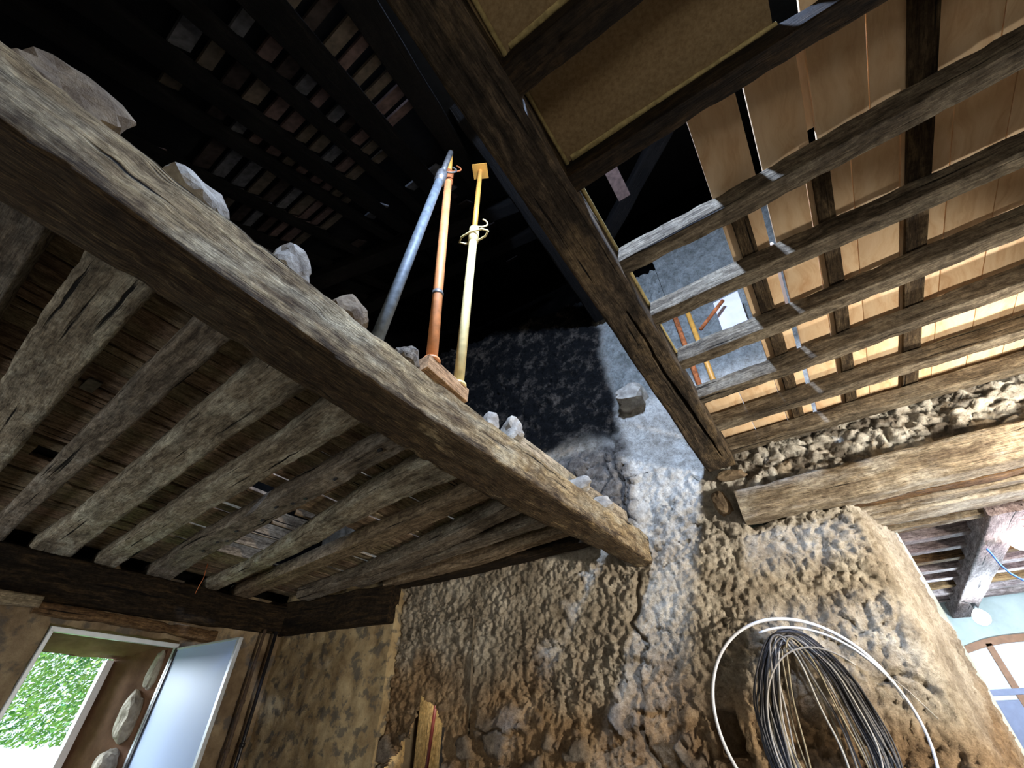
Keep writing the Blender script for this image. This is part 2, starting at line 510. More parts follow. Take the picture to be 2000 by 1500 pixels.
def back_wall_mat():
    """colours steered by the vertex masks: r bare stone, g soot, b ochre earth; alpha in 'mask2': r grey wall, g pale plaster"""
    m, nt, b = new_mat('rough_back_wall', 0.95)
    L = nt.links.new
    geo = nd(nt, 'ShaderNodeNewGeometry')
    a = nd(nt, 'ShaderNodeAttribute', attribute_name='mask')
    a2 = nd(nt, 'ShaderNodeAttribute', attribute_name='mask2')
    s = nd(nt, 'ShaderNodeSeparateColor')
    L(a.outputs['Color'], s.inputs[0])
    s2 = nd(nt, 'ShaderNodeSeparateColor')
    L(a2.outputs['Color'], s2.inputs[0])
    n1 = nd(nt, 'ShaderNodeTexNoise', Scale=3.2, Detail=9.0, Roughness=0.68)
    L(geo.outputs['Position'], n1.inputs['Vector'])
    col = ramp(nt, n1.outputs['Fac'], [(0.32, srgb(132, 119, 100)), (0.5, srgb(180, 167, 146)), (0.66, srgb(210, 200, 180))])
    och = ramp(nt, n1.outputs['Fac'], [(0.32, srgb(116, 92, 66)), (0.5, srgb(162, 130, 92)), (0.68, srgb(194, 164, 124))])
    col = mix(nt, s.outputs[2], col, och)
    pal = ramp(nt, n1.outputs['Fac'], [(0.32, srgb(158, 148, 132)), (0.5, srgb(208, 202, 188)), (0.66, srgb(230, 226, 214))])
    col = mix(nt, s2.outputs[1], col, pal)
    n2 = nd(nt, 'ShaderNodeTexNoise', Scale=9.0, Detail=7.0, Roughness=0.65)
    L(geo.outputs['Position'], n2.inputs['Vector'])
    sto = ramp(nt, n2.outputs['Fac'], [(0.3, srgb(78, 73, 68)), (0.5, srgb(118, 112, 104)), (0.7, srgb(156, 148, 136))])
    col = mix(nt, s.outputs[0], col, sto)
    gry = ramp(nt, n2.outputs['Fac'], [(0.3, srgb(110, 112, 106)), (0.55, srgb(146, 148, 142)), (0.7, srgb(166, 168, 162))])
    col = mix(nt, s2.outputs[0], col, gry)
    n4 = nd(nt, 'ShaderNodeTexNoise', Scale=5.5, Detail=9.0, Roughness=0.72)
    L(geo.outputs['Position'], n4.inputs['Vector'])
    so = ramp(nt, n4.outputs['Fac'], [(0.51, (0.006, 0.006, 0.006, 1)), (0.70, srgb(104, 94, 82))])
    col = mix(nt, s.outputs[1], col, so)
    n5 = nd(nt, 'ShaderNodeTexNoise', Scale=30.0, Detail=9.0, Roughness=0.8)
    L(geo.outputs['Position'], n5.inputs['Vector'])
    col = mix(nt, 1.0, col, ramp(nt, n5.outputs['Fac'], [(0.36, (0.62, 0.58, 0.54, 1)), (0.52, (1, 1, 1, 1)), (0.66, (1.2, 1.19, 1.16, 1))]), 'MULTIPLY')
    L(col, b.inputs['Base Color'])
    n3 = nd(nt, 'ShaderNodeTexNoise', Scale=38.0, Detail=9.0, Roughness=0.72)
    L(geo.outputs['Position'], n3.inputs['Vector'])
    bp = nd(nt, 'ShaderNodeBump', Strength=1.0, Distance=0.035)
    L(n3.outputs['Fac'], bp.inputs['Height'])
    L(bp.outputs[0], b.inputs['Normal'])
    return m


M['back'] = back_wall_mat()


# ------------------------------------------------------------------ object helpers
def mesh_obj(name, verts, faces, mat, parent=None, smooth=True, gc=None, mats=None, fm=None):
    me = bpy.data.meshes.new(name)
    me.from_pydata([tuple(v) for v in verts], [], [tuple(f) for f in faces])
    for mm in (mats or [mat]):
        me.materials.append(mm)
    if fm is not None:
        me.polygons.foreach_set('material_index', fm)
    if smooth:
        me.polygons.foreach_set('use_smooth', [True] * len(me.polygons))
    if gc is not None:
        at = me.attributes.new('gc', 'FLOAT_VECTOR', 'POINT')
        at.data.foreach_set('vector', np.asarray(gc, float).ravel())
    me.update()
    o = bpy.data.objects.new(name, me)
    COL.objects.link(o)
    if parent:
        o.parent = parent
    return o


def tag(o, label=None, cat=None, group=None, kind=None):
    if label:
        o['label'] = label
    if cat:
        o['category'] = cat
    if group:
        o['group'] = group
    if kind or cat:
        o['kind'] = kind or 'thing'
    return o


def thing(name, label, cat, group=None, loc=(0, 0, 0)):
    o = bpy.data.objects.new(name, None)
    o.empty_display_size = 0.1
    COL.objects.link(o)
    o.location = loc
    return tag(o, label, cat, group)


def put(o, parent):
    """parent without moving it"""
    o.parent = parent
    o.matrix_parent_inverse = Matrix.Translation(-Vector(parent.location))
    return o


def rr_ring(w, h, r, m=4, c=3):
    """rounded rectangle, base at 0, centred across"""
    r = min(r, w * 0.49, h * 0.49)
    P = []
    cs = [(w / 2 - r, r, -90), (w / 2 - r, h - r, 0), (-w / 2 + r, h - r, 90), (-w / 2 + r, r, 180)]
    for k, (cx, cy, a0) in enumerate(cs):
        for j in range(c + 1):
            a = math.radians(a0 + 90 * j / c)
            P.append((cx + r * math.cos(a), cy + r * math.sin(a)))
        nx, ny, na = cs[(k + 1) % 4]
        a = math.radians(na)
        q = (nx + r * math.cos(a), ny + r * math.sin(a))
        p = P[-1]
        for j in range(1, m):
            t = j / m
            P.append((p[0] + (q[0] - p[0]) * t, p[1] + (q[1] - p[1]) * t))
    return P


_sd = [100]


def timber(name, pts, mat, r=0.012, amp=0.006, step=0.05, m=5, parent=None, up=(0, 0, 1), big=0.0, seed=None, crack=None, ragged=0.0, freq=7.0):
    """pts: (x, y, z of underside, width, height) along the timber; irregular hewn surface"""
    _sd[0] += 1
    sd = _sd[0] if seed is None else seed
    P = [Vector(p[:3]) for p in pts]
    WH = [(p[3], p[4]) for p in pts]
    segs = [(P[i + 1] - P[i]).length for i in range(len(P) - 1)]
    tot = sum(segs)
    n = max(2, int(tot / step))
    up = Vector(up)
    C_, W_, D_, T_ = [], [], [], []
    for i in range(n + 1):
        s = tot * i / n
        k = 0
        while k < len(segs) - 1 and s > segs[k]:
            s -= segs[k]
            k += 1
        t = min(1, s / segs[k])
        C_.append(P[k].lerp(P[k + 1], t))
        W_.append((WH[k][0] * (1 - t) + WH[k + 1][0] * t, WH[k][1] * (1 - t) + WH[k + 1][1] * t))
        T_.append(tot * i / n)
        D_.append((P[k + 1] - P[k]).normalized())
    for _ in range(3):
        D_ = [(D_[max(0, i - 1)] + D_[i] + D_[min(n, i + 1)]).normalized() for i in range(n + 1)]
    V, G = [], []
    nr = 0
    for i in range(n + 1):
        d = D_[i]
        side = d.cross(up).normalized()
        u2 = side.cross(d).normalized()
        ring = rr_ring(W_[i][0], W_[i][1], r, m)
        nr = len(ring)
        for (a, b) in ring:
            V.append(C_[i] + side * a + u2 * b)
            G.append((T_[i] + sd * 3.7, a + sd * 1.3, b + sd * 0.7))
    V = np.array([tuple(v) for v in V])
    G = np.array(G)
    cen = np.repeat(np.array([tuple(C_[i] + up * (W_[i][1] / 2)) for i in range(n + 1)]), nr, axis=0)
    out = V - cen
    ln = np.linalg.norm(out, axis=1)[:, None] + 1e-9
    q = G * np.array([freq * 0.35, freq, freq])
    disp = amp * (fbm(q, 3) * 1.6) + big * fbm(G * np.array([1.1, 2, 2]) + 50, 2)
    if ragged:
        disp = disp + ragged * np.minimum(0, fbm(G * np.array([9, 14, 14]), 2) * 2 - 0.15)
    V = V + out / ln * disp[:, None]
    if crack is not None:
        V = crack(V, out / ln)
    F = []
    for i in range(n):
        for j in range(nr):
            k = (j + 1) % nr
            F.append((i * nr + j, (i + 1) * nr + j, (i + 1) * nr + k, i * nr + k))
    F.append(tuple(range(nr)))
    F.append(tuple(n * nr + j for j in reversed(range(nr))))
    o = mesh_obj(name, V, F, mat, parent, True, G)
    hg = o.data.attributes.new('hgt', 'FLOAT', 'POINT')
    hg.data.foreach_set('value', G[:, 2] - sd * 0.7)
    o.data.set_sharp_from_angle(angle=math.radians(38))
    return o


def tube(name, pts, rad, mat, parent=None, n=8, cap=True):
    P = [Vector(p) for p in pts]
    V, F, G = [], [], []
    prev = None
    for i, p in enumerate(P):
        d = (P[min(i + 1, len(P) - 1)] - P[max(i - 1, 0)]).normalized()
        if prev is None:
            a = d.orthogonal().normalized()
        else:
            a = (prev - d * prev.dot(d)).normalized()
        prev = a
        b = d.cross(a)
        rr = rad[i] if isinstance(rad, (list, tuple)) else rad
        for k in range(n):
            t = 2 * math.pi * k / n
            V.append(p + (a * math.cos(t) + b * math.sin(t)) * rr)
            G.append((i * 0.05, k * 0.01, 0))
    for i in range(len(P) - 1):
        for k in range(n):
            j = (k + 1) % n
            F.append((i * n + k, i * n + j, (i + 1) * n + j, (i + 1) * n + k))
    if cap:
        F.append(tuple(reversed(range(n))))
        F.append(tuple((len(P) - 1) * n + k for k in range(n)))
    return mesh_obj(name, V, F, mat, parent, True, G)


def box(name, lo, hi, mat, parent=None, bevel=0.004, seed=0):
    lo, hi = Vector(lo), Vector(hi)
    V = [(x, y, z) for x in (lo.x, hi.x) for y in (lo.y, hi.y) for z in (lo.z, hi.z)]
    F = [(0, 1, 3, 2), (4, 6, 7, 5), (0, 4, 5, 1), (2, 3, 7, 6), (0, 2, 6, 4), (1, 5, 7, 3)]
    d = hi - lo
    ax = max(range(3), key=lambda k: d[k])
    order = [ax] + [k for k in range(3) if k != ax]
    G = [tuple(v[k] + seed * 3.1 for k in order) for v in V]
    o = mesh_obj(name, V, F, mat, parent, False, G)
    if bevel:
        md = o.modifiers.new('edge', 'BEVEL')
        md.width = bevel
        md.segments = 2
    return o


def rock(name, loc, size, mat, seed, rot=0.0, flat=0.0, sub=3, parent=None, tilt=0.0, boxy=0.45):
    import bmesh
    bm = bmesh.new()
    bmesh.ops.create_icosphere(bm, subdivisions=sub, radius=1.0)
    Rm = Matrix.Rotation(rot, 3, 'Z') @ Matrix.Rotation(tilt, 3, 'Y')
    V = []
    for v in bm.verts:
        p = v.co.copy()
        mx = max(abs(p.x), abs(p.y), abs(p.z))
        p = p * ((1 - boxy) + boxy / mx * 0.85)
        nz = noise.noise(p * 1.1 + Vector((seed, 0, 0))) * 0.28 + noise.noise(p * 3.1 + Vector((seed, 5, 0))) * 0.10 + noise.noise(p * 8 + Vector((seed, 5, 3))) * 0.035
        p = p * (1 + nz)
        p = Vector((p.x * size[0] / 2, p.y * size[1] / 2, p.z * size[2] / 2))
        V.append(Rm @ p + Vector(loc))
    F = [[q.index for q in f.verts] for f in bm.faces]
    bm.verts.ensure_lookup_table()
    G = [tuple(v * 3) for v in V]
    bm.free()
    return mesh_obj(name, V, F, mat, parent, False, G)


class Grid:
    """joins bilinear patches into one mesh, displaced by continuous noise"""
    def __init__(s):
        s.V, s.F, s.M = [], [], []

    def patch(s, a, b, c, d, nu, nv, mi=0):
        """a-b along u, a-d along v"""
        a, b, c, d = (np.array(q, float) for q in (a, b, c, d))
        base = sum(len(v) for v in s.V)
        u = np.linspace(0, 1, nu + 1)[:, None, None]
        v = np.linspace(0, 1, nv + 1)[None, :, None]
        P = (a * (1 - u) * (1 - v) + b * u * (1 - v) + c * u * v + d * (1 - u) * v).reshape(-1, 3)
        s.V.append(P)
        for i in range(nu):
            for j in range(nv):
                k = base + i * (nv + 1) + j
                s.F.append((k, k + nv + 1, k + nv + 2, k + 1))
                s.M.append(mi)

    def build(s, name, mats, amp=0.0, freq=3.0, parent=None, smooth=True):
        P = np.concatenate(s.V)
        if amp:
            n = np.stack([fbm(P * freq + o, 4, 0.55) for o in (0, 31, 67)], -1)
            P = P + n * amp
        return mesh_obj(name, P, s.F, None, parent, smooth, P, mats, s.M)


# ------------------------------------------------------------------ structure: floor and outer walls
g = Grid()
g.patch((-7.6, -3, 0), (4.2, -3, 0), (4.2, 9.6, 0), (-7.6, 9.6, 0), 4, 4)
tag(g.build('floor', [M['floor']]), kind='structure')

g = Grid()
g.patch((-7.6, -3, 0), (4.2, -3, 0), (4.2, -3, 4.0), (-7.6, -3, 4.0), 4, 2)
tag(g.build('wall_front', [M['plain_wall']]), kind='structure')
g = Grid()
g.patch((3.4, -3, 0), (3.4, 4.2, 0), (3.4, 4.2, 4.0), (3.4, -3, 4.0), 4, 2)
tag(g.build('wall_right', [M['plain_wall']]), kind='structure')

# left wall with the window opening and its deep splayed reveal
g = Grid()
XL, XO = -6.42, -7.10
wy0, wy1, wz0, wz1 = 1.40, 2.60, 0.90, 2.47
oy0, oy1, oz0, oz1 = 1.60, 2.27, 1.05, 2.31
g.patch((XL, -3, 0), (XL, wy0, 0), (XL, wy0, 2.98), (XL, -3, 2.98), 60, 50)
g.patch((XL, wy1, 0), (XL, 3.85, 0), (XL, 3.85, 2.98), (XL, wy1, 2.98), 20, 50)
g.patch((XL, wy0, wz1), (XL, wy1, wz1), (XL, wy1, 2.98), (XL, wy0, 2.98), 24, 14)
g.patch((XL, wy0, 0), (XL, wy1, 0), (XL, wy1, wz0), (XL, wy0, wz0), 24, 14)
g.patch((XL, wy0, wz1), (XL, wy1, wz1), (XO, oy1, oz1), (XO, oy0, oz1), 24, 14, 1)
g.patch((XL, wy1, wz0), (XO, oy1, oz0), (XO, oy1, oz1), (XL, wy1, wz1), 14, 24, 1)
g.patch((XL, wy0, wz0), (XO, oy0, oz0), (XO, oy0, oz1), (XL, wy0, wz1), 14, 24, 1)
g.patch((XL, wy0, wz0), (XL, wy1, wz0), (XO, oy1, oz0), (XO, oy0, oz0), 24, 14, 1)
g.patch((XO, -3, 0), (XO, oy0, 0), (XO, oy0, 3.3), (XO, -3, 3.3), 4, 4)
g.patch((XO, oy1, 0), (XO, 4.4, 0), (XO, 4.4, 3.3), (XO, oy1, 3.3), 4, 4)
g.patch((XO - .1, 4.3, 0), (-4.62, 4.36, 0), (-4.62, 4.36, 3.8), (XO - .1, 4.3, 3.8), 8, 8)
g.patch((XO, oy0, oz1), (XO, oy1, oz1), (XO, oy1, 3.3), (XO, oy0, 3.3), 4, 4)
g.patch((XO, oy0, 0), (XO, oy1, 0), (XO, oy1, oz0), (XO, oy0, oz0), 4, 4)
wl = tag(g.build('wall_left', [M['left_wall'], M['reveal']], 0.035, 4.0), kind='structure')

# the corner strip of wall between the pipe and the rough wall
g = Grid()
g.patch((-6.5, 3.80, 0), (-4.40, 3.97, 0), (-4.40, 3.97, 3.3), (-6.5, 3.80, 3.3), 90, 120)
g.patch((-4.40, 3.97, 0), (-4.40, 4.4, 0), (-4.40, 4.4, 3.3), (-4.40, 3.97, 3.3), 20, 120)
tag(g.build('wall_back_left', [M['corner_wall']], 0.03, 6.0), kind='structure')


# ------------------------------------------------------------------ the rough back wall
def wall_path(x):
    """y of the wall plane at x"""
    return np.where(x < -1.3, 4.08 + (x + 4.55) * (4.19 - 4.08) / 3.25, 4.19 + (x + 1.3) * -0.005)


CRACK = [(-1.42, 2.75), (-1.46, 2.60), (-1.50, 2.45), (-1.55, 2.36), (-1.50, 2.25), (-1.44, 2.18), (-1.52, 2.08), (-1.58, 1.98), (-1.56, 1.80), (-1.62, 1.62), (-1.62, 1.50), (-1.50, 1.36), (-1.44, 1.2)]
CRACK2 = [(-1.42, 4.6), (-1.47, 4.3), (-1.43, 4.1), (-1.46, 3.9), (-1.40, 3.65), (-1.44, 3.5), (-1.40, 3.3)]
CRACK3 = [(-0.42, 3.50), (-0.50, 3.40), (-0.44, 3.28), (-0.40, 3.12), (-0.34, 2.98), (0.05, 3.02), (0.38, 2.99)]


def seg_dist(x, z, pl):
    d = np.full(x.shape, 9.0)
    for (ax, az), (bx, bz) in zip(pl[:-1], pl[1:]):
        vx, vz = bx - ax, bz - az
        t = np.clip(((x - ax) * vx + (z - az) * vz) / (vx * vx + vz * vz), 0, 1)
        d = np.minimum(d, np.hypot(x - ax - t * vx, z - az - t * vz))
    return d


def wall_relief(x, z, far=0.0):
    """height towards the room (m) and the colour masks"""
    P = np.stack([x, z, np.zeros_like(x) + far], -1)
    wx = x + 0.05 * fbm(P * 7, 3)
    wz = z + 0.05 * fbm(P * 7 + 40, 3)
    big = fbm(P * 1.7, 4)
    rough_ = 0.55 + 0.6 * sstep(-0.3, 0.4, fbm(P * 1.3 + 77, 3))
    t1 = chips(wx * 13, wz * 10)
    t2 = chips(wx * 27 + 9, wz * 22 + 4)
    ridg = 1 - np.abs(fbm(P * 17 + 5, 4)) * 2.2
    h = 0.035 * big + rough_ * (0.040 * t1 + 0.024 * t2 + 0.016 * ridg + 0.014 * fbm(P * 34, 3)) + 0.022 * fbm(P * 8, 3)
    # bare masonry where the plaster has gone: low on the wall, the patch above beam A, the rubble over the lintel
    s1, s2, sr = voronoi2(wx * 4.4 + 2, wz * 5.6 + 1)
    edge = sstep(0.02, 0.11, s2 - s1)
    stone_h = 0.07 * edge * (0.4 + 0.9 * sr) + 0.012 * fbm(P * 14, 4)
    low = sstep(1.95, 1.55, z + 0.22 * fbm(P * 2.2 + 9, 3)) * sstep(-0.9, -1.3, x)
    patch = sstep(0.15, 0.0, np.maximum(np.abs(x + 2.0) - 0.62, np.abs(z - 3.70) - 0.42) + 0.12 * fbm(P * 5, 3))
    rub = sstep(-0.34, -0.25, x) * sstep(3.18, 3.26, z) * sstep(3.72, 3.66, z)
    r1_, r2_, rr_ = voronoi2(wx * 7.5 + 5, wz * 9 + 3)
    rub_h = 0.06 * sstep(0.0, 0.22, r2_ - r1_) * (0.25 + rr_) + 0.05 * fbm(P * 9, 4) + 0.04 * chips(wx * 14 + 3, wz * 16)
    ms = np.clip(np.maximum(low * (sr > 0.55) * edge * sstep(-0.25, 0.1, fbm(P * 4 + 13, 3)) * 0.85, patch), 0, 1)
    h = h * (1 - ms) + stone_h * ms * 1.25
    h = h * (1 - rub) + rub_h * rub
    # cracks
    for ck, wd, dp in ((CRACK, 0.016, 0.07), (CRACK2, 0.02, 0.08), (CRACK3, 0.022, 0.07)):
        d = seg_dist(wx, wz, ck)
        h = h - dp * np.exp(-(d / wd) ** 2)
    # square holes
    d = np.maximum(np.abs(x + 0.97) - 0.075, np.abs(z - 1.58) - 0.13) + 0.02 * fbm(P * 12, 2)
    h = h - 0.30 * sstep(0.015, -0.015, d)
    for hx, hz, hr in ((-2.95, 1.90, 0.05), (-2.62, 1.92, 0.05), (-3.05, 2.45, 0.04), (-1.62, 1.62, 0.03), (-2.2, 1.96, 0.05), (-4.22, 2.52, 0.04)):
        d = np.hypot((x - hx), (z - hz) * 1.3) + 0.02 * fbm(P * 15, 2)
        h = h - 0.06 * sstep(hr, hr * 0.5, d)
    # horizontal split near the coil
    d = seg_dist(wx, wz, [(0.02, 1.83), (0.16, 1.86), (0.30, 1.80)])
    h = h - 0.05 * np.exp(-(d / 0.018) ** 2)
    soot = sstep(-1.25, -1.42, x + 0.10 * fbm(P * 2.4, 3)) * sstep(4.05, 4.5, z + 0.3 * fbm(P * 2.0 + 3, 3) + 0.12 * (x + 2.0))
    grey = sstep(-1.42, -1.25, x + 0.10 * fbm(P * 2.4, 3)) * sstep(4.5, 4.75, z)
    och = sstep(2.25, 1.65, z + 0.5 * fbm(P * 1.4 + 21, 3) + 0.12 * (x + 2))
    och = np.maximum(och * 0.9, rub * 0.5 * rr_)
    pale = sstep(2.75, 3.25, z + 0.4 * fbm(P * 1.6 + 5, 3)) * sstep(-1.75, -1.4, x) * (1 - rub)
    pale = np.maximum(pale, rub * (rr_ + 0.4 * fbm(P * 9 + 60, 3) > 0.35) * 1.0)
    mk = np.stack([np.clip(np.maximum(ms, rub * (rr_ < 0.3) * 0.7), 0, 1), soot, och, np.ones_like(x)], -1)
    mk2 = np.stack([grey, np.clip(pale, 0, 1), np.zeros_like(x), np.ones_like(x)], -1)
    return h, mk, mk2


BV, BF, BM, BM2 = [], [], [], []


def slot_mask(x, z):
    """the ragged slot low in the wall"""
    lft = np.interp(z, [0.0, 1.4, 1.55, 1.62, 1.68, 1.76, 1.86, 1.93], [-4.30, -4.26, -4.08, -4.00, -4.03, -3.98, -3.94, -3.92])
    rgt = np.interp(z, [0.0, 1.66, 1.72, 1.80, 1.84, 1.90, 1.93], [-3.60, -3.61, -3.67, -3.72, -3.76, -3.90, -3.915])
    return (x > lft) & (x < rgt) & (z < 1.93)


def wall_grid(xs, zs_fn, nz, tx=None, ty=None, nx_=None, hole=False, far=0.0, back=0.0):
    """xs: positions along; zs_fn(x) -> (z0, z1)"""
    base = sum(len(v) for v in BV)
    n = len(xs)
    X = np.repeat(xs, nz + 1)
    t = np.tile(np.linspace(0, 1, nz + 1), n)
    z0, z1 = zs_fn(X)
    Z = z0 + (z1 - z0) * t
    h, mk, mk2 = wall_relief(X, Z, far)
    if tx is None:
        PX, PY = X, wall_path(X)
        N = np.array([0, -1.0])
        V = np.stack([PX, PY - h + back, Z], -1)
    else:
        PX, PY = np.repeat(tx, nz + 1), np.repeat(ty, nz + 1)
        NX, NY = np.repeat(nx_[0], nz + 1), np.repeat(nx_[1], nz + 1)
        V = np.stack([PX + NX * h, PY + NY * h, Z], -1)
    BV.append(V)
    BM.append(mk)
    BM2.append(mk2)
    for i in range(n - 1):
        for j in range(nz):
            k = i * (nz + 1) + j
            if hole:
                cx, cz = X[k] + 0.007, Z[k] + 0.007
                if slot_mask(np.array([cx]), np.array([cz]))[0]:
                    continue
            k += base
            BF.append((k, k + nz + 1, k + nz + 2, k + 1))


# lower wall incl. the rounded end and the splayed jamb of the opening
s1 = np.arange(-4.58, 0.335, 0.0145)
N1 = len(s1)
arc_a = np.linspace(0, math.radians(74), 12)[1:]
rad = 0.09
ax_ = 0.335 + rad * np.sin(arc_a)
ay_ = float(wall_path(np.array([0.335]))[0]) + rad * (1 - np.cos(arc_a))
dx, dy = math.cos(math.radians(74)), math.sin(math.radians(74))
L2 = np.arange(0.014, 0.98, 0.018)
sx = ax_[-1] + dx * L2
sy = ay_[-1] + dy * L2
tx = np.concatenate([s1, ax_, sx])
ty = np.concatenate([wall_path(s1), ay_, sy])
sp = np.concatenate([s1, 0.335 + rad * arc_a, 0.335 + rad * arc_a[-1] + L2])
nx2 = np.concatenate([np.zeros(N1), np.sin(arc_a), np.full(len(sx), dy)])
ny2 = np.concatenate([-np.ones(N1), -np.cos(arc_a), np.full(len(sx), -dx)])
base = len(BV)
wall_grid(sp, lambda x: (np.full(x.shape, 1.0), np.full(x.shape, 2.97)), 135, tx, ty, (nx2, ny2), hole=True)
# calm the jamb: dressed stone is smoother than the rubble face
lowpiece = BV[-1].reshape(len(sp), 136, 3)
calm = np.concatenate([np.zeros(N1), np.linspace(0.1, 0.45, len(arc_a)), np.full(len(sx), 0.5)])
flat = np.stack([np.repeat(tx[:, None], 136, 1), np.repeat(ty[:, None], 136, 1), lowpiece[..., 2]], -1)
lowpiece[:] = lowpiece * (1 - calm[:, None, None]) + flat * calm[:, None, None]
wall_grid(np.linspace(-4.58, 0.335, 60), lambda x: (np.zeros(x.shape), np.full(x.shape, 1.0)), 12, hole=True)
# middle band left of the lintel
wall_grid(np.arange(-4.58, -0.36, 0.016), lambda x: (np.full(x.shape, 2.965), np.full(x.shape, 3.72)), 46)
# sooty and grey wall of the storey above
wall_grid(np.arange(-6.4, -0.36, 0.024), lambda x: (np.full(x.shape, 3.715), 6.95 - 0.11 * (x + 3) + 0.15 * fbm(np.stack([x * 3, x * 0, x * 0], -1), 3)), 130)
# rubble over the lintel, then upper storey wall
wall_grid(np.arange(-0.37, 3.4, 0.018), lambda x: (np.full(x.shape, 3.22), np.full(x.shape, 3.72)), 30)
wall_grid(np.arange(-0.37, 3.4, 0.045), lambda x: (np.full(x.shape, 3.715), np.full(x.shape, 6.9)), 75)
wall_grid(np.linspace(0.34, 3.4, 40), lambda x: (np.full(x.shape, 3.0), np.full(x.shape, 3.24)), 6, back=0.12)
o = mesh_obj('wall_back', np.concatenate(BV), BF, M['back'])
for nm, arr in (('mask', BM), ('mask2', BM2)):
    at = o.data.attributes.new(nm, 'FLOAT_COLOR', 'POINT')
    at.data.foreach_set('color', np.concatenate(arr).ravel())
tag(o, kind='structure')

# cavity behind the slot
g = Grid()
g.patch((-4.6, 4.75, 0), (-3.3, 4.75, 0), (-3.3, 4.75, 2.6), (-4.6, 4.75, 2.6), 2, 2)
g.patch((-4.6, 4.1, 2.6), (-3.3, 4.1, 2.6), (-3.3, 4.75, 2.6), (-4.6, 4.75, 2.6), 2, 2)
g.patch((-4.6, 4.1, 0), (-4.6, 4.75, 0), (-4.6, 4.75, 2.6), (-4.6, 4.1, 2.6), 2, 2)
g.patch((-3.3, 4.1, 0), (-3.3, 4.75, 0), (-3.3, 4.75, 2.6), (-3.3, 4.1, 2.6), 2, 2)
tag(g.build('wall_niche', [M['plain_wall']]), kind='structure')
tag(timber('pale_board', [(-3.95, 4.66, 0, 1.1, 0.03), (-3.95, 4.66, 2.3, 1.1, 0.03)], M['pale_board'], r=0.004, amp=0.001, step=0.2, up=(0, 1, 0)),
    'pale lit board seen through the ragged slot low in the back wall', 'board')
tag(box('black_post', (-3.93, 4.44, 0), (-3.76, 4.50, 2.3), M['black'], bevel=0.003),
    'black post standing behind the slot in the back wall', 'post')
fl = thing('added_flood_lamp', 'added unseen floodlight on a stand by the right wall', 'lamp', loc=(3.12, 2.13, 0))  # unseen fixture added to go with the right-hand fill light
put(tube('stand', [(3.12, 2.13, 0.0), (3.12, 2.13, 1.55)], 0.018, M['blackp'], n=10), fl)
put(tube('lamp_head', [(3.16, 2.11, 1.55), (3.04, 2.18, 1.55)], 0.12, M['blackp'], n=20), fl)
tag(box('grey_metal_strip', (-3.755, 4.42, 0), (-3.733, 4.45, 2.3), M['alu'], bevel=0.002),
    'thin pale metal strip beside the black post behind the slot', 'strip')
tag(tube('dark_red_conduit', [(-4.12, 4.36, 0.6), (-4.02, 4.36, 1.4), (-3.97, 4.38, 2.1)], 0.018, M['darkred']),
    'dark red conduit leaning beside the black post behind the slot', 'conduit')

# ------------------------------------------------------------------ the two main beams
def beam_b_crack(V, out):
    # the long split in the underside of beam B
    pl = [(-0.40, 1.75), (-0.385, 2.1), (-0.40, 2.5), (-0.385, 2.9), (-0.38, 3.2), (-0.365, 3.6), (-0.36, 3.9)]
    x, y, z = V[:, 0], V[:, 1], V[:, 2]
    d = seg_dist(x + 0.008 * fbm(V * 9, 2), y, pl)
    wdt = 0.004 + 0.007 * np.exp(-((y - 3.0) / 0.5) ** 2)
    f = np.exp(-(d / wdt) ** 2) * (z < 3.60) * sstep(1.75, 2.0, y) * sstep(3.95, 3.6, y)
    V = V.copy()
    V[:, 2] += 0.07 * f
    return V


A_pts = [(-1.51, -3.0, 2.80, 0.31, 0.26), (-1.53, -0.6, 2.80, 0.32, 0.26), (-1.53, 0.2, 2.80, 0.28, 0.285), (-1.545, 1.1, 2.80, 0.32, 0.285),
         (-1.50, 2.2, 2.80, 0.36, 0.25), (-1.42, 3.2, 2.80, 0.28, 0.24), (-1.35, 4.08, 2.80, 0.18, 0.29), (-1.34, 4.22, 2.80, 0.16, 0.29)]
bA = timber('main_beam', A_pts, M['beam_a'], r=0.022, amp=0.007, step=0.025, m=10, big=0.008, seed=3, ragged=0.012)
tag(bA, 'massive weathered pale beam crossing the room with loose stones on top', 'beam')
B_pts = [(-0.42, -3.0, 3.51, 0.24, 0.26), (-0.43, 0.0, 3.51, 0.21, 0.26), (-0.42, 1.0, 3.51, 0.22, 0.26), (-0.42, 2.2, 3.51, 0.24, 0.25),
         (-0.42, 3.2, 3.51, 0.25, 0.23), (-0.41, 4.13, 3.51, 0.26, 0.21)]
bB = timber('main_beam', B_pts, M['beam_b'], r=0.02, amp=0.008, step=0.02, m=22, big=0.012, seed=9, crack=beam_b_crack)
tag(bB, 'dark brown split beam carrying the joists under the new pine planks', 'beam')

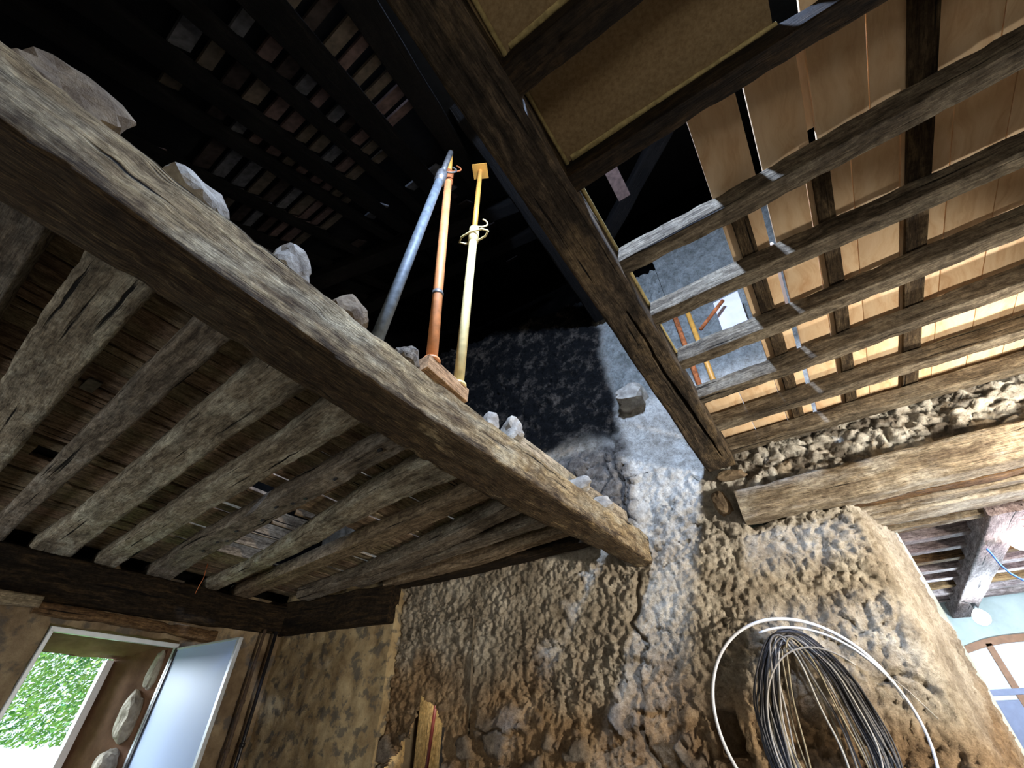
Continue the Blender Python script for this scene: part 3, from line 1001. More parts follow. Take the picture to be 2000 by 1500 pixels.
# ------------------------------------------------------------------ right-hand joists (along X, from beam B)
RJ = [(0.41, 0.55, 'joist_top', 'dark sooty joist between the two chipboard panels'),
      (0.95, 1.05, 'joist_top', 'dark joist between the large chipboard panel and the pine planks'),
      (1.54, 1.65, 'joist_r', 'joist with split underside, sixth of the right ceiling from the back wall'),
      (2.03, 2.14, 'joist_r', 'old joist, fifth of the right ceiling from the back wall'),
      (2.56, 2.67, 'joist_r', 'old joist, fourth of the right ceiling from the back wall'),
      (3.06, 3.16, 'joist_r', 'old joist, third of the right ceiling from the back wall'),
      (3.54, 3.65, 'joist_r', 'old joist, second of the right ceiling from the back wall'),
      (4.02, 4.12, 'joist_r', 'old joist lying against the rubble band of the back wall'),
      (-0.15, -0.02, 'joist_top', 'dark joist at the top edge beside the smaller chipboard panel')]
random.seed(4)
for k, (y0, y1, mt, lab) in enumerate(RJ):
    yc, w = (y0 + y1) / 2, y1 - y0
    h = 0.128
    sh = -0.10 if k in (2, 4, 5) else (0.0)
    e = 2.9
    pts = [(-0.36, yc, 3.61, w, h), (0.3, yc + random.uniform(-.008, .008), 3.61, w * random.uniform(.95, 1.05), h),
           (1.0, yc + sh * 0.25, 3.60, w * random.uniform(.95, 1.08), h * 1.02), (1.9, yc + sh * 0.5, 3.60, w, h), (3.4, yc + sh, 3.60, w, h)]
    tag(timber('ceiling_joist', pts, M[mt], r=0.007, amp=0.004, step=0.03, m=5, big=0.004, seed=20 + k, ragged=0.006), lab, 'joist',
        'joists of the right ceiling')

# old battens along Y on the joists
for k, (x0, x1, ya, yb, lab) in enumerate([(0.30, 0.385, 1.62, 4.10, 'narrow dark batten nearest the big beam, under the new planks'),
                                           (0.705, 0.785, 1.60, 4.10, 'dark batten under the planks, middle one of the three'),
                                           (1.10, 1.205, -0.6, 4.10, 'broad dark batten under the planks, farthest from the big beam'),
                                           (1.86, 1.96, 1.3, 4.10, 'dark batten under the planks near the right edge')]):
    tag(timber('batten', [((x0 + x1) / 2, ya, 3.742, x1 - x0, 0.024), ((x0 + x1) / 2 + 0.01, (ya + yb) / 2, 3.742, x1 - x0, 0.024), ((x0 + x1) / 2, yb, 3.742, x1 - x0, 0.024)],
               M['batten'], r=0.003, amp=0.0015, step=0.05, m=3, seed=50 + k), lab, 'batten', 'old battens over the right joists')

# new pine planks
row1 = [(0.262, 0.485), (0.522, 0.742), (0.777, 1.000), (1.004, 1.240), (1.244, 1.480), (1.484, 1.71), (1.714, 1.94), (1.944, 2.17), (2.174, 2.40), (2.404, 2.62), (2.624, 2.84), (2.844, 3.06), (3.064, 3.28)]
row2 = [(0.262, 0.472), (0.506, 0.700), (0.704, 0.908), (0.912, 1.120), (1.124, 1.335), (1.339, 1.560), (1.564, 1.78), (1.784, 2.00), (2.004, 2.22), (2.224, 2.44), (2.444, 2.66), (2.664, 2.88), (2.884, 3.10), (3.104, 3.32)]
row3 = [(-0.30, -0.02), (-0.016, 0.251)]
ordn = ['first', 'second', 'third', 'fourth', 'fifth', 'sixth', 'seventh', 'eighth', 'ninth', 'tenth', 'eleventh', 'twelfth', 'thirteenth', 'fourteenth']
PZ = 3.768
SH = 2.268 / 2.332
row1, row2 = [[(a * SH, b * SH) for a, b in r_] for r_ in (row1, row2)]
for k, (x0, x1) in enumerate(row1):
    tag(timber('pine_plank', [((x0 + x1) / 2, -0.6 if x0 > .66 else 1.07, PZ, x1 - x0, 0.022), ((x0 + x1) / 2, 1.65, PZ, x1 - x0, 0.022)], M['pine'], r=0.002, amp=0.0008, step=0.15, m=2, seed=70 + k),
        'short new pine plank over the dark joists, %s from the big beam' % ordn[k], 'plank', 'new pine planks over the two dark joists')
for k, (x0, x1) in enumerate(row2):
    tag(timber('pine_plank', [((x0 + x1) / 2, 1.655, PZ, x1 - x0, 0.022), ((x0 + x1) / 2, 4.20, PZ, x1 - x0, 0.022)], M['pine'], r=0.002, amp=0.0008, step=0.15, m=2, seed=90 + k),
        'long new pine plank running to the back wall, %s from the big beam' % ordn[k], 'plank', 'long new pine planks above the right joists')
for k, (x0, x1) in enumerate(row3):
    tag(timber('pine_plank', [((x0 + x1) / 2, 3.22, PZ, x1 - x0, 0.022), ((x0 + x1) / 2, 4.20, PZ, x1 - x0, 0.022)], M['pine'], r=0.002, amp=0.0008, step=0.15, m=2, seed=110 + k),
        ['short pine plank end right beside the big beam at the back wall', 'short pine plank by the back wall, one away from the big beam'][k], 'plank', 'short pine planks by the back wall')
tag(box('plank_offcut', (0.71, 1.08, 3.795), (0.77, 1.50, 3.81), M['pine'], bevel=0.001), 'pine strip lying over the narrow gap between two planks', 'offcut')

# chipboard panels and the foam beads round them
tag(box('chipboard_panel', (-0.325, 0.56, 3.745), (0.65, 1.06, 3.765), M['chip'], bevel=0.001), 'large tan chipboard panel closing the bay beside the big beam', 'panel')
tag(box('chipboard_panel', (-0.325, -0.02, 3.745), (0.66, 0.46, 3.765), M['chip'], bevel=0.001), 'smaller tan chipboard panel at the top edge of the frame', 'panel')
tag(timber('foam_bead', [(-0.30, -0.5, 3.72, 0.028, 0.025), (-0.30, 0.6, 3.715, 0.022, 0.025), (-0.295, 1.7, 3.715, 0.024, 0.03), (-0.285, 2.6, 3.70, 0.016, 0.02)], M['foam'], r=0.012, amp=0.006, step=0.02, m=2, seed=130),
    'pale foam bead along the upper edge of the dark split beam', 'foam seal')
tag(timber('foam_bead', [(-0.27, 0.94, 3.722, 0.035, 0.022), (0.3, 0.944, 3.722, 0.022, 0.022), (0.66, 0.945, 3.722, 0.016, 0.022)], M['foam'], r=0.012, amp=0.006, step=0.02, m=2, seed=131),
    'yellow foam bead between large chipboard panel and its lower joist', 'foam seal')
tag(timber('foam_bead', [(-0.27, 0.40, 3.722, 0.03, 0.022), (0.66, 0.40, 3.722, 0.018, 0.022)], M['foam'], r=0.012, amp=0.006, step=0.02, m=2, seed=132),
    'yellow foam bead along the smaller chipboard panel', 'foam seal')

# ------------------------------------------------------------------ lintels over the opening
LT = [((-0.38, 4.14, 2.98, 0.20, 0.27), (0.4, 4.15, 2.97, 0.22, 0.27), (3.4, 4.13, 2.99, 0.22, 0.25), 'lintel', 'large grey lintel log under the rubble band over the opening'),
      ((-0.2, 4.33, 2.99, 0.13, 0.2), (0.4, 4.34, 2.99, 0.13, 0.2), (3.4, 4.36, 2.99, 0.13, 0.2), 'lintel_d', 'brown timber just behind the large grey lintel log'),
      ((0.1, 4.48, 2.97, 0.10, 0.2), (0.5, 4.48, 2.97, 0.10, 0.2), (3.4, 4.48, 2.97, 0.10, 0.2), 'lintel', 'narrow pale sawn lintel in front of the dark gap'),
      ((0.1, 4.74, 2.96, 0.27, 0.2), (0.5, 4.74, 2.96, 0.27, 0.2), (3.4, 4.76, 2.96, 0.27, 0.2), 'lintel', 'wide pale sawn lintel behind the dark gap'),
      ((0.2, 4.96, 3.0, 0.12, 0.2), (0.5, 4.96, 3.0, 0.12, 0.2), (3.4, 4.98, 3.0, 0.12, 0.2), 'lintel_d', 'reddish brown lintel strip deeper in the opening'),
      ((0.2, 5.10, 2.97, 0.10, 0.2), (0.5, 5.10, 2.97, 0.10, 0.2), (3.4, 5.12, 2.97, 0.10, 0.2), 'lintel', 'innermost pale lintel at the far side of the opening')]
for k, (a, b_, c, mt, lab) in enumerate(LT):
    tag(timber('lintel_timber', [a, b_, c], M[mt], r=0.03 if k == 0 else 0.01, amp=0.010 if k == 0 else 0.004, step=0.03, m=5, big=0.01, seed=140 + k, ragged=0.01), lab, 'lintel', 'lintel timbers over the opening')
g = Grid()
g.patch((-0.3, 4.25, 3.17), (3.4, 4.25, 3.17), (3.4, 5.2, 3.17), (-0.3, 5.2, 3.17), 2, 2)
tag(g.build('ceiling_opening', [M['soot']]), kind='structure')

# end of the lintel: stones packed round it
tag(rock('packing_stone', (-0.36, 4.13, 3.42), (0.26, 0.16, 0.08), M['rock_b'], 5, tilt=0.1), 'flat stone wedged under the end of the dark split beam', 'stone', 'stones packed at the beam end')
tag(rock('packing_stone', (-0.52, 4.15, 3.20), (0.13, 0.12, 0.24), M['rock_b'], 8, tilt=-0.3), 'upright stone beside the left end of the grey lintel log', 'stone', 'stones packed at the beam end')
tag(rock('projecting_stone', (-1.08, 4.06, 4.62), (0.36, 0.34, 0.24), M['rock'], 12, boxy=0.8), 'square block jutting from the wall left of the split beam', 'stone')

# ------------------------------------------------------------------ left-hand ceiling: joists from beam A to the left wall
LJ = [  # (list of (x, y_near, y_far)), material, round, label
    ([(-1.7, -0.80, -0.55), (-3.0, -0.85, -0.55), (-6.6, -0.75, -0.50)], 'joist_l2', 0.02, 'joist at the far left edge of the old ceiling'),
    ([(-1.7, -0.45, -0.27), (-2.6, -0.47, -0.25), (-6.6, -0.42, -0.18)], 'joist_l2', 0.03, 'grey joist cut by the left edge of the picture'),
    ([(-1.7, -0.14, 0.11), (-2.6, -0.12, 0.13), (-3.4, -0.07, 0.17), (-4.6, -0.02, 0.24), (-6.6, 0.04, 0.30)], 'joist_l', 0.04, 'very broad pale joist with a knot near the weathered beam'),
    ([(-1.7, 0.28, 0.46), (-2.6, 0.33, 0.49), (-4.0, 0.40, 0.56), (-5.4, 0.48, 0.62), (-6.6, 0.52, 0.70)], 'joist_l2', 0.045, 'grey brown rounded joist next to the very broad one'),
    ([(-1.7, 0.62, 0.91), (-2.9, 0.70, 0.95), (-4.2, 0.80, 1.06), (-5.2, 0.86, 1.13), (-6.6, 0.90, 1.26)], 'joist_l', 0.06, 'thick log joist with flaking bark, third from the broad one'),
    ([(-1.7, 1.04, 1.28), (-2.7, 1.16, 1.36), (-3.9, 1.23, 1.44), (-5.2, 1.34, 1.54), (-6.6, 1.46, 1.66)], 'joist_l', 0.03, 'pale yellowish straight joist with a clean lower face'),
    ([(-1.7, 1.52, 1.66), (-3.1, 1.63, 1.80), (-4.2, 1.72, 1.92), (-5.2, 1.80, 2.02), (-6.6, 1.98, 2.24)], 'joist_l2', 0.012, 'reused grey joist with a row of mortice holes'),
    ([(-1.7, 1.86, 2.22), (-2.6, 1.98, 2.24), (-3.4, 2.14, 2.36), (-4.4, 2.34, 2.54), (-5.4, 2.52, 2.66), (-6.6, 2.64, 2.80)], 'joist_l', 0.07, 'bark covered bent log joist beside the slatted frame'),
    ([(-1.7, 2.42, 2.55), (-3.0, 2.60, 2.77), (-4.6, 2.78, 2.95), (-6.6, 3.02, 3.22)], 'joist_tan', 0.006, 'clean sawn tan joist with a bluish lit side'),
    ([(-1.7, 2.76, 2.93), (-3.2, 3.14, 3.34), (-4.6, 3.42, 3.62), (-5.9, 3.56, 3.74)], 'joist_l2', 0.02, 'broad grey joist, second after the clean sawn one'),
    ([(-1.7, 3.20, 3.34), (-3.3, 3.38, 3.51), (-4.8, 3.60, 3.72)], 'joist_l2', 0.015, 'narrow joist, third after the clean sawn one'),
    ([(-1.7, 3.54, 3.65), (-3.1, 3.76, 3.87), (-4.5, 3.80, 3.90)], 'joist_tan', 0.012, 'thin yellowish joist next to the last one at the rough wall'),
    ([(-1.7, 3.90, 4.04), (-3.3, 3.97, 4.10), (-4.4, 3.93, 4.06)], 'joist_top', 0.012, 'dark last joist lying along the rough wall'),
]
for k, (pl, mt, rr, lab) in enumerate(LJ):
    h = 0.145 if k not in (4, 7) else 0.16
    pts = [(x, (a + b_) / 2, 3.05 if k not in (11, 12, 10) else 3.04, (b_ - a) + 0.012, h) for (x, a, b_) in pl]
    jo = tag(timber('ceiling_joist', pts, M[mt], r=rr * 0.55, amp=0.003 if rr < 0.01 else 0.006, step=0.035, m=6, big=0.0 if rr < 0.01 else 0.006, seed=200 + k, ragged=0.0 if rr < 0.01 else 0.007), lab, 'joist', 'joists of the old left ceiling')
    if k == 6:
        holed = jo

# mortice holes in the reused joist: small dark pegs set in its underside
for k, (px, py) in enumerate([(396, 1076), (424, 1060), (444, 1057), (462, 1038), (512, 1017), (540, 991), (572, 984), (597, 974), (655, 936), (742, 880)]):
    p = on_z(px, py, 3.045)
    rock('mortice_hole', (p.x, p.y, 3.049), (0.05, 0.025, 0.024), M['black'], k, sub=2, parent=holed)

# old floorboards above the joists, along Y
seams = [-1.74, -1.95, -2.17, -2.32, -2.46, -2.58, -2.75, -2.99, -3.23, -3.35, -3.55, -3.73, -3.95, -4.19, -4.37, -4.55, -4.74, -4.90, -5.14, -5.38, -5.60, -5.83, -6.05, -6.25, -6.45]
gaps = {7: 0.012, 8: 0.03, 12: 0.05, 13: 0.035, 16: 0.045, 18: 0.04, 5: 0.02}
ORD = ordn + ['fifteenth', 'sixteenth', 'seventeenth', 'eighteenth', 'nineteenth', 'twentieth', 'twenty-first', 'twenty-second', 'twenty-third', 'twenty-fourth']
random.seed(11)
for k in range(len(seams) - 1):
    x1, x0 = seams[k], seams[k + 1]
    gp = gaps.get(k, 0.0015)
    spans = [(-3.0, 1.966), (1.972, 4.02)]
    if x1 <= -3.6 and x0 >= -5.45:
        spans = [(-3.0, 2.03), (2.90, 3.95)]
    elif x0 < -4.6:
        spans = [(-3.0, 1.966), (1.972, 3.8)]
    if k == 10:
        spans[0] = (-3.0, 1.26)
    if k == 14:
        spans[0] = (-3.0, 0.30)
        spans.append((0.52, 1.966))
    for j, (ya, yb) in enumerate(spans):
        mt = 'floor_old2' if random.random() < 0.35 else 'floor_old'
        xc, w = (x0 + x1) / 2 + gp / 2, (x1 - x0) - gp
        pts = [(xc, ya, 3.195, w, 0.028), (xc + random.uniform(-.006, .006), (ya + yb) / 2, 3.195 + random.uniform(0, .006), w * random.uniform(.95, 1.0), 0.028), (xc, yb, 3.195, w, 0.028)]
        where = 'near part' if j == 0 else ('back part' if j == 1 else 'short middle part')
        tag(timber('floorboard', pts, M[mt], r=0.004, amp=0.0025, step=0.08, m=3, seed=240 + k * 3 + j, freq=9),
            '%s old floorboard out from the weathered beam over the left joists, %s' % (ORD[k], where), 'floorboard', 'old floorboards over the left joists')

g = Grid()
g.patch((-6.9, -3, 3.24), (-1.72, -3, 3.24), (-1.72, 1.5, 3.24), (-6.9, 1.5, 3.24), 2, 2)
tag(g.build('attic_light_block', [M['attic_wall']]), kind='structure')  # unseen dark sheet added to keep light out of the board gaps

# slatted frame lying over the hole in the floorboards
fr = thing('slatted_frame', 'pale slatted frame with thin rungs over the hole in the old ceiling', 'frame')
timber('rail', [(-3.56, 2.34, 3.17, 0.018, 0.13), (-4.5, 2.53, 3.17, 0.018, 0.13), (-5.42, 2.735, 3.17, 0.018, 0.13)], M['insul'], r=0.002, amp=0.001, step=0.2, m=2, parent=fr)
for x0, y0, x1, y1 in [(-3.82, 2.05, -3.79, 2.39), (-4.19, 2.05, -4.15, 2.47), (-4.56, 2.07, -4.52, 2.54), (-4.95, 2.10, -4.90, 2.62), (-5.36, 2.14, -5.30, 2.71)]:
    timber('rung', [(x0, y0, 3.17, 0.02, 0.13), (x1, y1, 3.17, 0.02, 0.13)], M['joist_tan'], r=0.002, amp=0.001, step=0.2, m=2, parent=fr)
tag(box('plank_offcut', (-5.95, 2.35, 3.236), (-5.55, 2.95, 3.256), M['joist_tan'], bevel=0.003), 'tan board end beside the slatted frame above the old ceiling', 'offcut')
tag(box('metal_bracket', (-3.30, 0.20, 3.185), (-3.14, 0.27, 3.20), M['grey_steel'], bevel=0.003), 'shiny metal sheet scrap in the gap beside the broad joist', 'metal scrap')

# a wire hanging from the far joists
tag(tube('hanging_wire', [on_z(406, 1100, 3.15), on_z(398, 1128, 3.0), on_z(386, 1150, 2.9), on_z(381, 1160, 2.84)], 0.004, M['rusty'], n=5),
    'thin rusty wire hanging below the old ceiling near the left wall beam', 'wire')

# ------------------------------------------------------------------ wall beams on the left
tag(timber('wall_beam', [(-6.50, -3.0, 2.60, 0.26, 0.45), (-6.50, 1.0, 2.62, 0.26, 0.43), (-6.50, 3.86, 2.70, 0.26, 0.35)], M['joist_top'], r=0.03, amp=0.012, step=0.05, m=6, big=0.02, seed=160),
    'long dark wall beam above the open window', 'beam')
tag(timber('wall_beam', [(-6.60, 3.84, 2.69, 0.18, 0.42), (-4.40, 3.93, 2.65, 0.16, 0.42)], M['joist_top'], r=0.02, amp=0.012, step=0.05, m=6, big=0.01, seed=161),
    'short dark beam over the blotched corner wall', 'beam')
tag(timber('window_lintel', [(-6.42, 1.2, 2.52, 0.14, 0.10), (-6.42, 1.9, 2.53, 0.16, 0.10), (-6.42, 2.95, 2.50, 0.14, 0.13)], M['lintel_d'], r=0.03, amp=0.014, step=0.03, m=4, big=0.015, seed=162, ragged=0.02),
    'splintered brown lintel right above the window frame', 'lintel')
tag(timber('broken_lintel', [(-6.36, 0.2, 2.50, 0.10, 0.13), (-6.36, 1.22, 2.56, 0.10, 0.11)], M['floor_old'], r=0.02, amp=0.012, step=0.04, m=4, seed=163),
    'pale broken timber left of the window lintel', 'timber')

# ------------------------------------------------------------------ the open window in the left wall
wn_ = thing('casement_window', 'thin aluminium window frame with one frosted leaf swung into the room', 'window', loc=(-6.40, 2.0, 0.95))
put(box('head', (-6.43, 1.41, 2.40), (-6.385, 2.60, 2.445), M['alu'], bevel=0.003), wn_)
put(box('jamb', (-6.43, 1.41, 0.95), (-6.385, 1.445, 2.41), M['alu'], bevel=0.003), wn_)
put(box('jamb', (-6.43, 2.565, 0.95), (-6.385, 2.60, 2.41), M['alu'], bevel=0.003), wn_)
put(box('sill', (-6.43, 1.41, 0.92), (-6.385, 2.60, 0.96), M['alu'], bevel=0.003), wn_)
lf = bpy.data.objects.new('window_leaf', None)
COL.objects.link(lf)
put(lf, wn_)
ang = math.atan2(0.06, 1.15)


def leafbox(nm, a, b_, mat):
    o = box(nm, a, b_, mat, bevel=0.002)
    o.parent = lf
    o.matrix_parent_inverse = Matrix.Identity(4)
    return o


lf.matrix_parent_inverse = Matrix.Identity(4)
lf.location = (0.03, 0.585, 0)
lf.rotation_euler = (0, 0, ang)
leafbox('glass_pane', (0.02, -0.004, 0.0), (1.18, 0.004, 1.435), M['frost'])
leafbox('stile', (1.165, -0.02, -0.02), (1.205, 0.02, 1.445), M['alu'])
leafbox('stile', (-0.005, -0.02, -0.02), (0.03, 0.02, 1.445), M['blackp'])
leafbox('top_rail', (0.0, -0.015, 1.43), (1.2, 0.015, 1.448), M['alu'])

# rocks of the torn inner edge of the right reveal
for k, (loc, s) in enumerate([((-6.60, 2.54, 2.20), (0.22, 0.10, 0.42)), ((-6.62, 2.50, 1.78), (0.26, 0.18, 0.46)), ((-6.62, 2.48, 1.36), (0.30, 0.2, 0.34)), ((-6.66, 2.30, 1.08), (0.26, 0.26, 0.2))]):
    tag(rock('reveal_stone', loc, s, M['rock'], 40 + k, boxy=0.3), ['narrow pale stone high in the torn window reveal', 'rounded pale stone halfway up the window reveal', 'pale stone low in the window reveal', 'stone on the window sill in the corner'][k],
        'stone', 'stones in the window reveal')
tag(box('outer_jamb', (-7.16, 2.20, 1.0), (-7.06, 2.27, 2.30), M['white_jamb'], bevel=0.004), 'bright white jamb at the outer edge of the window opening', 'jamb')

# garden
g = Grid()
g.patch((-40, -30, 0.2), (-7.6, -30, 0.2), (-7.6, 30, 0.2), (-40, 30, 0.2), 20, 20)
tag(g.build('ground_garden', [M['lawn']], 0.2, 0.4), kind='structure')
random.seed(5)
V, F = [], []
rg = np.random.RandomState(3)
for k in range(42000):
    c = Vector((rg.normal(-13.0, 1.0), rg.uniform(-1, 9), 0))
    top = 4.4 + 0.8 * math.sin(c.y * 1.1) + 0.4 * math.sin(c.y * 3.3)
    c.z = rg.uniform(1.6, top)
    a = Vector(rg.normal(size=3)).normalized()
    b_ = a.orthogonal().normalized()
    c2 = a.cross(b_)
    L_ = rg.uniform(0.05, 0.11)
    i = len(V)
    V += [c, c + b_ * L_ * .5 + c2 * L_ * .25, c + b_ * L_, c + b_ * L_ * .5 - c2 * L_ * .25]
    F.append((i, i + 1, i + 2, i + 3))
tag(mesh_obj('foliage', V, F, M['leaf'], smooth=False), 'bright green bushes in the garden outside the window', 'foliage', kind='stuff')

# pipes in the corner
def pipe(name, x, y, z0, z1, r, mat, lab, lean=0.0, cl=()):
    t = thing(name, lab, 'pipe', 'pipes in the left corner', (x, y, z0))
    put(tube('pipe_body', [(x, y, z0), (x + lean * 0.5, y, (z0 + z1) / 2), (x + lean, y, z1)], r, mat, n=12), t)
    for zc in cl:
        put(tube('collar', [(x + lean * (zc - z0) / (z1 - z0), y, zc - 0.02), (x + lean * (zc - z0) / (z1 - z0), y, zc + 0.02)], r * 1.5, mat, n=12), t)
    return t


pipe('drain_pipe', -6.30, 3.66, 0, 2.72, 0.022, M['blackp'], 'glossy black pipe running down the left corner', 0.0, (1.55,))
pipe('drain_pipe', -6.30, 3.50, 0, 2.72, 0.020, M['brownp'], 'dull brown pipe left of the glossy black one', 0.0, (1.95, 1.5))

# ------------------------------------------------------------------ stones and blocks on the weathered beam
ST = [((-1.55, -0.42, 3.16), (0.16, 0.26, 0.16), 'rock_b', 0.8, 'brown plastered block on the beam at the upper left'),
      ((-1.53, 0.00, 3.14), (0.14, 0.20, 0.12), 'rock', 0.2, 'flat pale slate like stone on the beam, second from the left'),
      ((-1.52, 0.40, 3.16), (0.13, 0.14, 0.15), 'rock', 0.5, 'rounded grey stone on the beam, third from the left'),
      ((-1.53, 0.74, 3.15), (0.15, 0.18, 0.14), 'rock_b', 0.3, 'dark wood grained lump on the beam left of the blue prop'),
      ((-1.54, 1.15, 3.15), (0.13, 0.20, 0.12), 'joist_l2', 0.3, 'weathered wood lump left of the orange prop'),
      ((-1.56, 2.08, 3.20), (0.12, 0.16, 0.12), 'rock', 0.6, 'pale stone block beside the plank on the beam'),
      ((-1.58, 1.86, 3.17), (0.09, 0.08, 0.10), 'rock', 0.4, 'small bluish stone right of the cream prop'),
      ((-1.56, 3.02, 3.19), (0.10, 0.26, 0.10), 'rock', 0.3, 'pale stone wedge under the plank edge, left of two'),
      ((-1.56, 3.45, 3.19), (0.10, 0.22, 0.10), 'rock', 0.3, 'pale stone wedge under the plank edge, right of two')]
for k, (loc, s, mt, bx, lab) in enumerate(ST):
    loc = (loc[0] + (0.05 if k < 5 else 0.15), loc[1], loc[2] + (0.0 if k < 5 else -0.045))
    s = (s[0] * 1.15, s[1] * 1.25, s[2] * (1.35 if k < 5 else 1.7))
    tag(rock('loose_stone' if 'wood' not in lab else 'wood_lump', loc, s, M[mt], 60 + k * 3, boxy=bx, rot=0.2 * k), lab, 'stone' if 'wood' not in lab else 'wood lump', 'loose pieces on the weathered beam')
tag(timber('edge_plank', [(-1.50, 2.16, 3.10, 0.04, 0.20), (-1.47, 3.2, 3.10, 0.04, 0.21), (-1.40, 4.06, 3.11, 0.04, 0.20)], M['floor_old'], r=0.006, amp=0.005, step=0.05, m=3, seed=170),
    'long plank on edge lying along the top of the weathered beam', 'plank')
tag(timber('wood_block', [(-1.42, 1.19, 3.095, 0.12, 0.10), (-1.42, 1.54, 3.075, 0.12, 0.10)], M['block'], r=0.004, amp=0.001, step=0.1, m=2, seed=171),
    'tan sawn block under the feet of the orange and cream props', 'block')

# ------------------------------------------------------------------ adjustable props
def prop(name, foot, top, zc, r, ms, lab, plate=None, ring=None, hook=True):
    foot, top = Vector(foot), Vector(top)
    t = thing(name, lab, 'prop', 'adjustable props on the weathered beam', tuple(foot))
    d = (top - foot).normalized()
    mid = foot.lerp(top, zc)
    put(tube('outer_tube', [foot, foot.lerp(mid, .5), mid], r, ms[0], n=14), t)
    put(tube('inner_tube', [mid - d * 0.05, top], r * 0.72, ms[1], n=14), t)
    put(tube('collar', [mid - d * 0.14, mid - d * 0.02, mid + d * 0.05], r * 1.3, ms[2], n=14), t)
    if hook:
        a = d.orthogonal().normalized()
        pts = [mid + d * 0.10 + a * (0.02 + 0.09 * math.sin(u)) + d * 0.07 * (1 - math.cos(u)) for u in np.linspace(0, 2.6, 9)]
        put(tube('pin', pts, 0.008, ms[2], n=6), t)
    if plate:
        side = Vector((1, 0, 0))
        o = box('head_plate', (-0.075, -0.075, 0), (0.075, 0.075, 0.008), plate, bevel=0.001)
        o.location = top
        o.rotation_euler = (0, 0, 0.5)
        put(o, t)
    if ring:
        u = Vector((1, 0.2, 0)).normalized()
        v = Vector((-0.2, 1, 0)).normalized()
        c = mid - d * 0.06
        n = 8
        pts = [c + u * 0.135 * math.cos(2 * math.pi * k / n) + v * 0.05 * math.sin(2 * math.pi * k / n) for k in range(n + 1)]
        put(tube('handle_ring', pts, 0.009, ring, n=6), t)
    put(tube('foot_disc', [foot - d * 0.01, foot + d * 0.008], r * 1.5, ms[0], n=16), t)
    return t


gf = Vector((-1.50, 0.93, 3.09))
gt = on_y(880, 298, 1.15)
prop('steel_prop', gf, gt, 0.80, 0.036, (M['blue'], M['grey_steel'], M['grey_steel']), 'leaning blue grey steel prop, leftmost of the three props')
of = Vector((-1.40, 1.25, 3.20))
ot = on_y(881, 292, 1.20)
op = prop('steel_prop', of, ot, 0.80, 0.034, (M['orange'], M['amber'], M['rusty']), 'orange steel prop with a rusty collar, middle of the three props')
put(tube('weld_band', [of.lerp(ot, 0.2), of.lerp(ot, 0.212)], 0.038, M['grey_steel'], n=14), op)
cf = Vector((-1.40, 1.49, 3.185))
ct = on_y(938, 335, 1.47)
prop('steel_prop', cf, ct, 0.60, 0.033, (M['cream'], M['amber'], M['cream']), 'cream steel prop with an octagonal ring and square head plate', plate=M['amber'], ring=M['cream'])

# ------------------------------------------------------------------ attic roof
K = 1.375
D1, D2 = ray(-410, 1320), ray(1180, 710)
RN = D1.cross(D2).normalized()
RP0 = EYE + ray(1025, 640) * (11.0 / ray(1025, 640).y)
RU = -D1
RV = RN.cross(RU)
if RV.y < 0:
    RV = -RV
if RN.z > 0:
    RN = -RN      # RN points down, into the attic


def rp(u, v, w=0.0):
    return RP0 + RU * (u * K) + RV * (v * K) + RN * w


def us(u0, v):
    return u0 - 0.33 * (v + 11.0)


# black deck behind the tiles
g = Grid()
g.patch(rp(-3.5, -11.9, -0.06), rp(8.5, -11.9, -0.06), rp(8.5, -5.0, -0.06), rp(-3.5, -5.0, -0.06), 3, 3)
tag(g.build('roof_deck', [M['soot']]), kind='structure')

rows = [(4.62, 4.84), (4.34, 4.49), (4.09, 4.27), (3.875, 3.985), (3.50, 3.80), (3.17, 3.44), (2.82, 3.09)]
random.seed(21)
tl = ['dark', 'pink', 'grey', 'buff']
rowname = ['row nearest the split beam', 'second row from the split beam', 'third row from the split beam', 'row of short tiles', 'long fifth row', 'dim sixth row', 'dim seventh row']
proto = {}
for ri, (ua, ub) in enumerate(rows):
    cnt = 0
    for k in range(-5, 22):
        v = -11.02 + 0.128 * k + random.uniform(-0.012, 0.012) + (0.04 if ri % 2 else 0)
        if k < (-2, -1, -1, 0, 1, 3, 4)[ri] and random.random() < 0.8:
            continue
        if k > (7, 8, 8, 9, 10, 9, 8)[ri]:
            continue
        th = 0.078 + random.uniform(-0.016, 0.012)
        u0, u1 = us(ua, v) - 0.02, us(ub, v) + 0.02
        tm = random.choices([0, 1, 2, 3], [3, 4, 2.2, 3])[0]
        a, b_, c, d = rp(u0, v), rp(u1, v), rp(u1, v + th), rp(u0, v + th)
        up_ = -RN * 0.02
        Vv = [a, b_, c, d, a + up_, b_ + up_, c + up_, d + up_]
        cen = sum(Vv, Vector()) / 8
        o = mesh_obj('roof_tile', [q - cen for q in Vv], [(0, 1, 2, 3), (7, 6, 5, 4), (0, 4, 5, 1), (1, 5, 6, 2), (2, 6, 7, 3), (3, 7, 4, 0)], M['tile%d' % tm], smooth=False)
        o.location = cen
        tag(o, '%s roof tile, %s along the %s' % (tl[tm], ordn[cnt], rowname[ri]), 'roof tile', 'clay tiles between the black rafters')
        cnt += 1

def rplane(px, py):
    d = ray(px, py)
    return EYE + d * ((RP0 - EYE).dot(RN) / d.dot(RN))


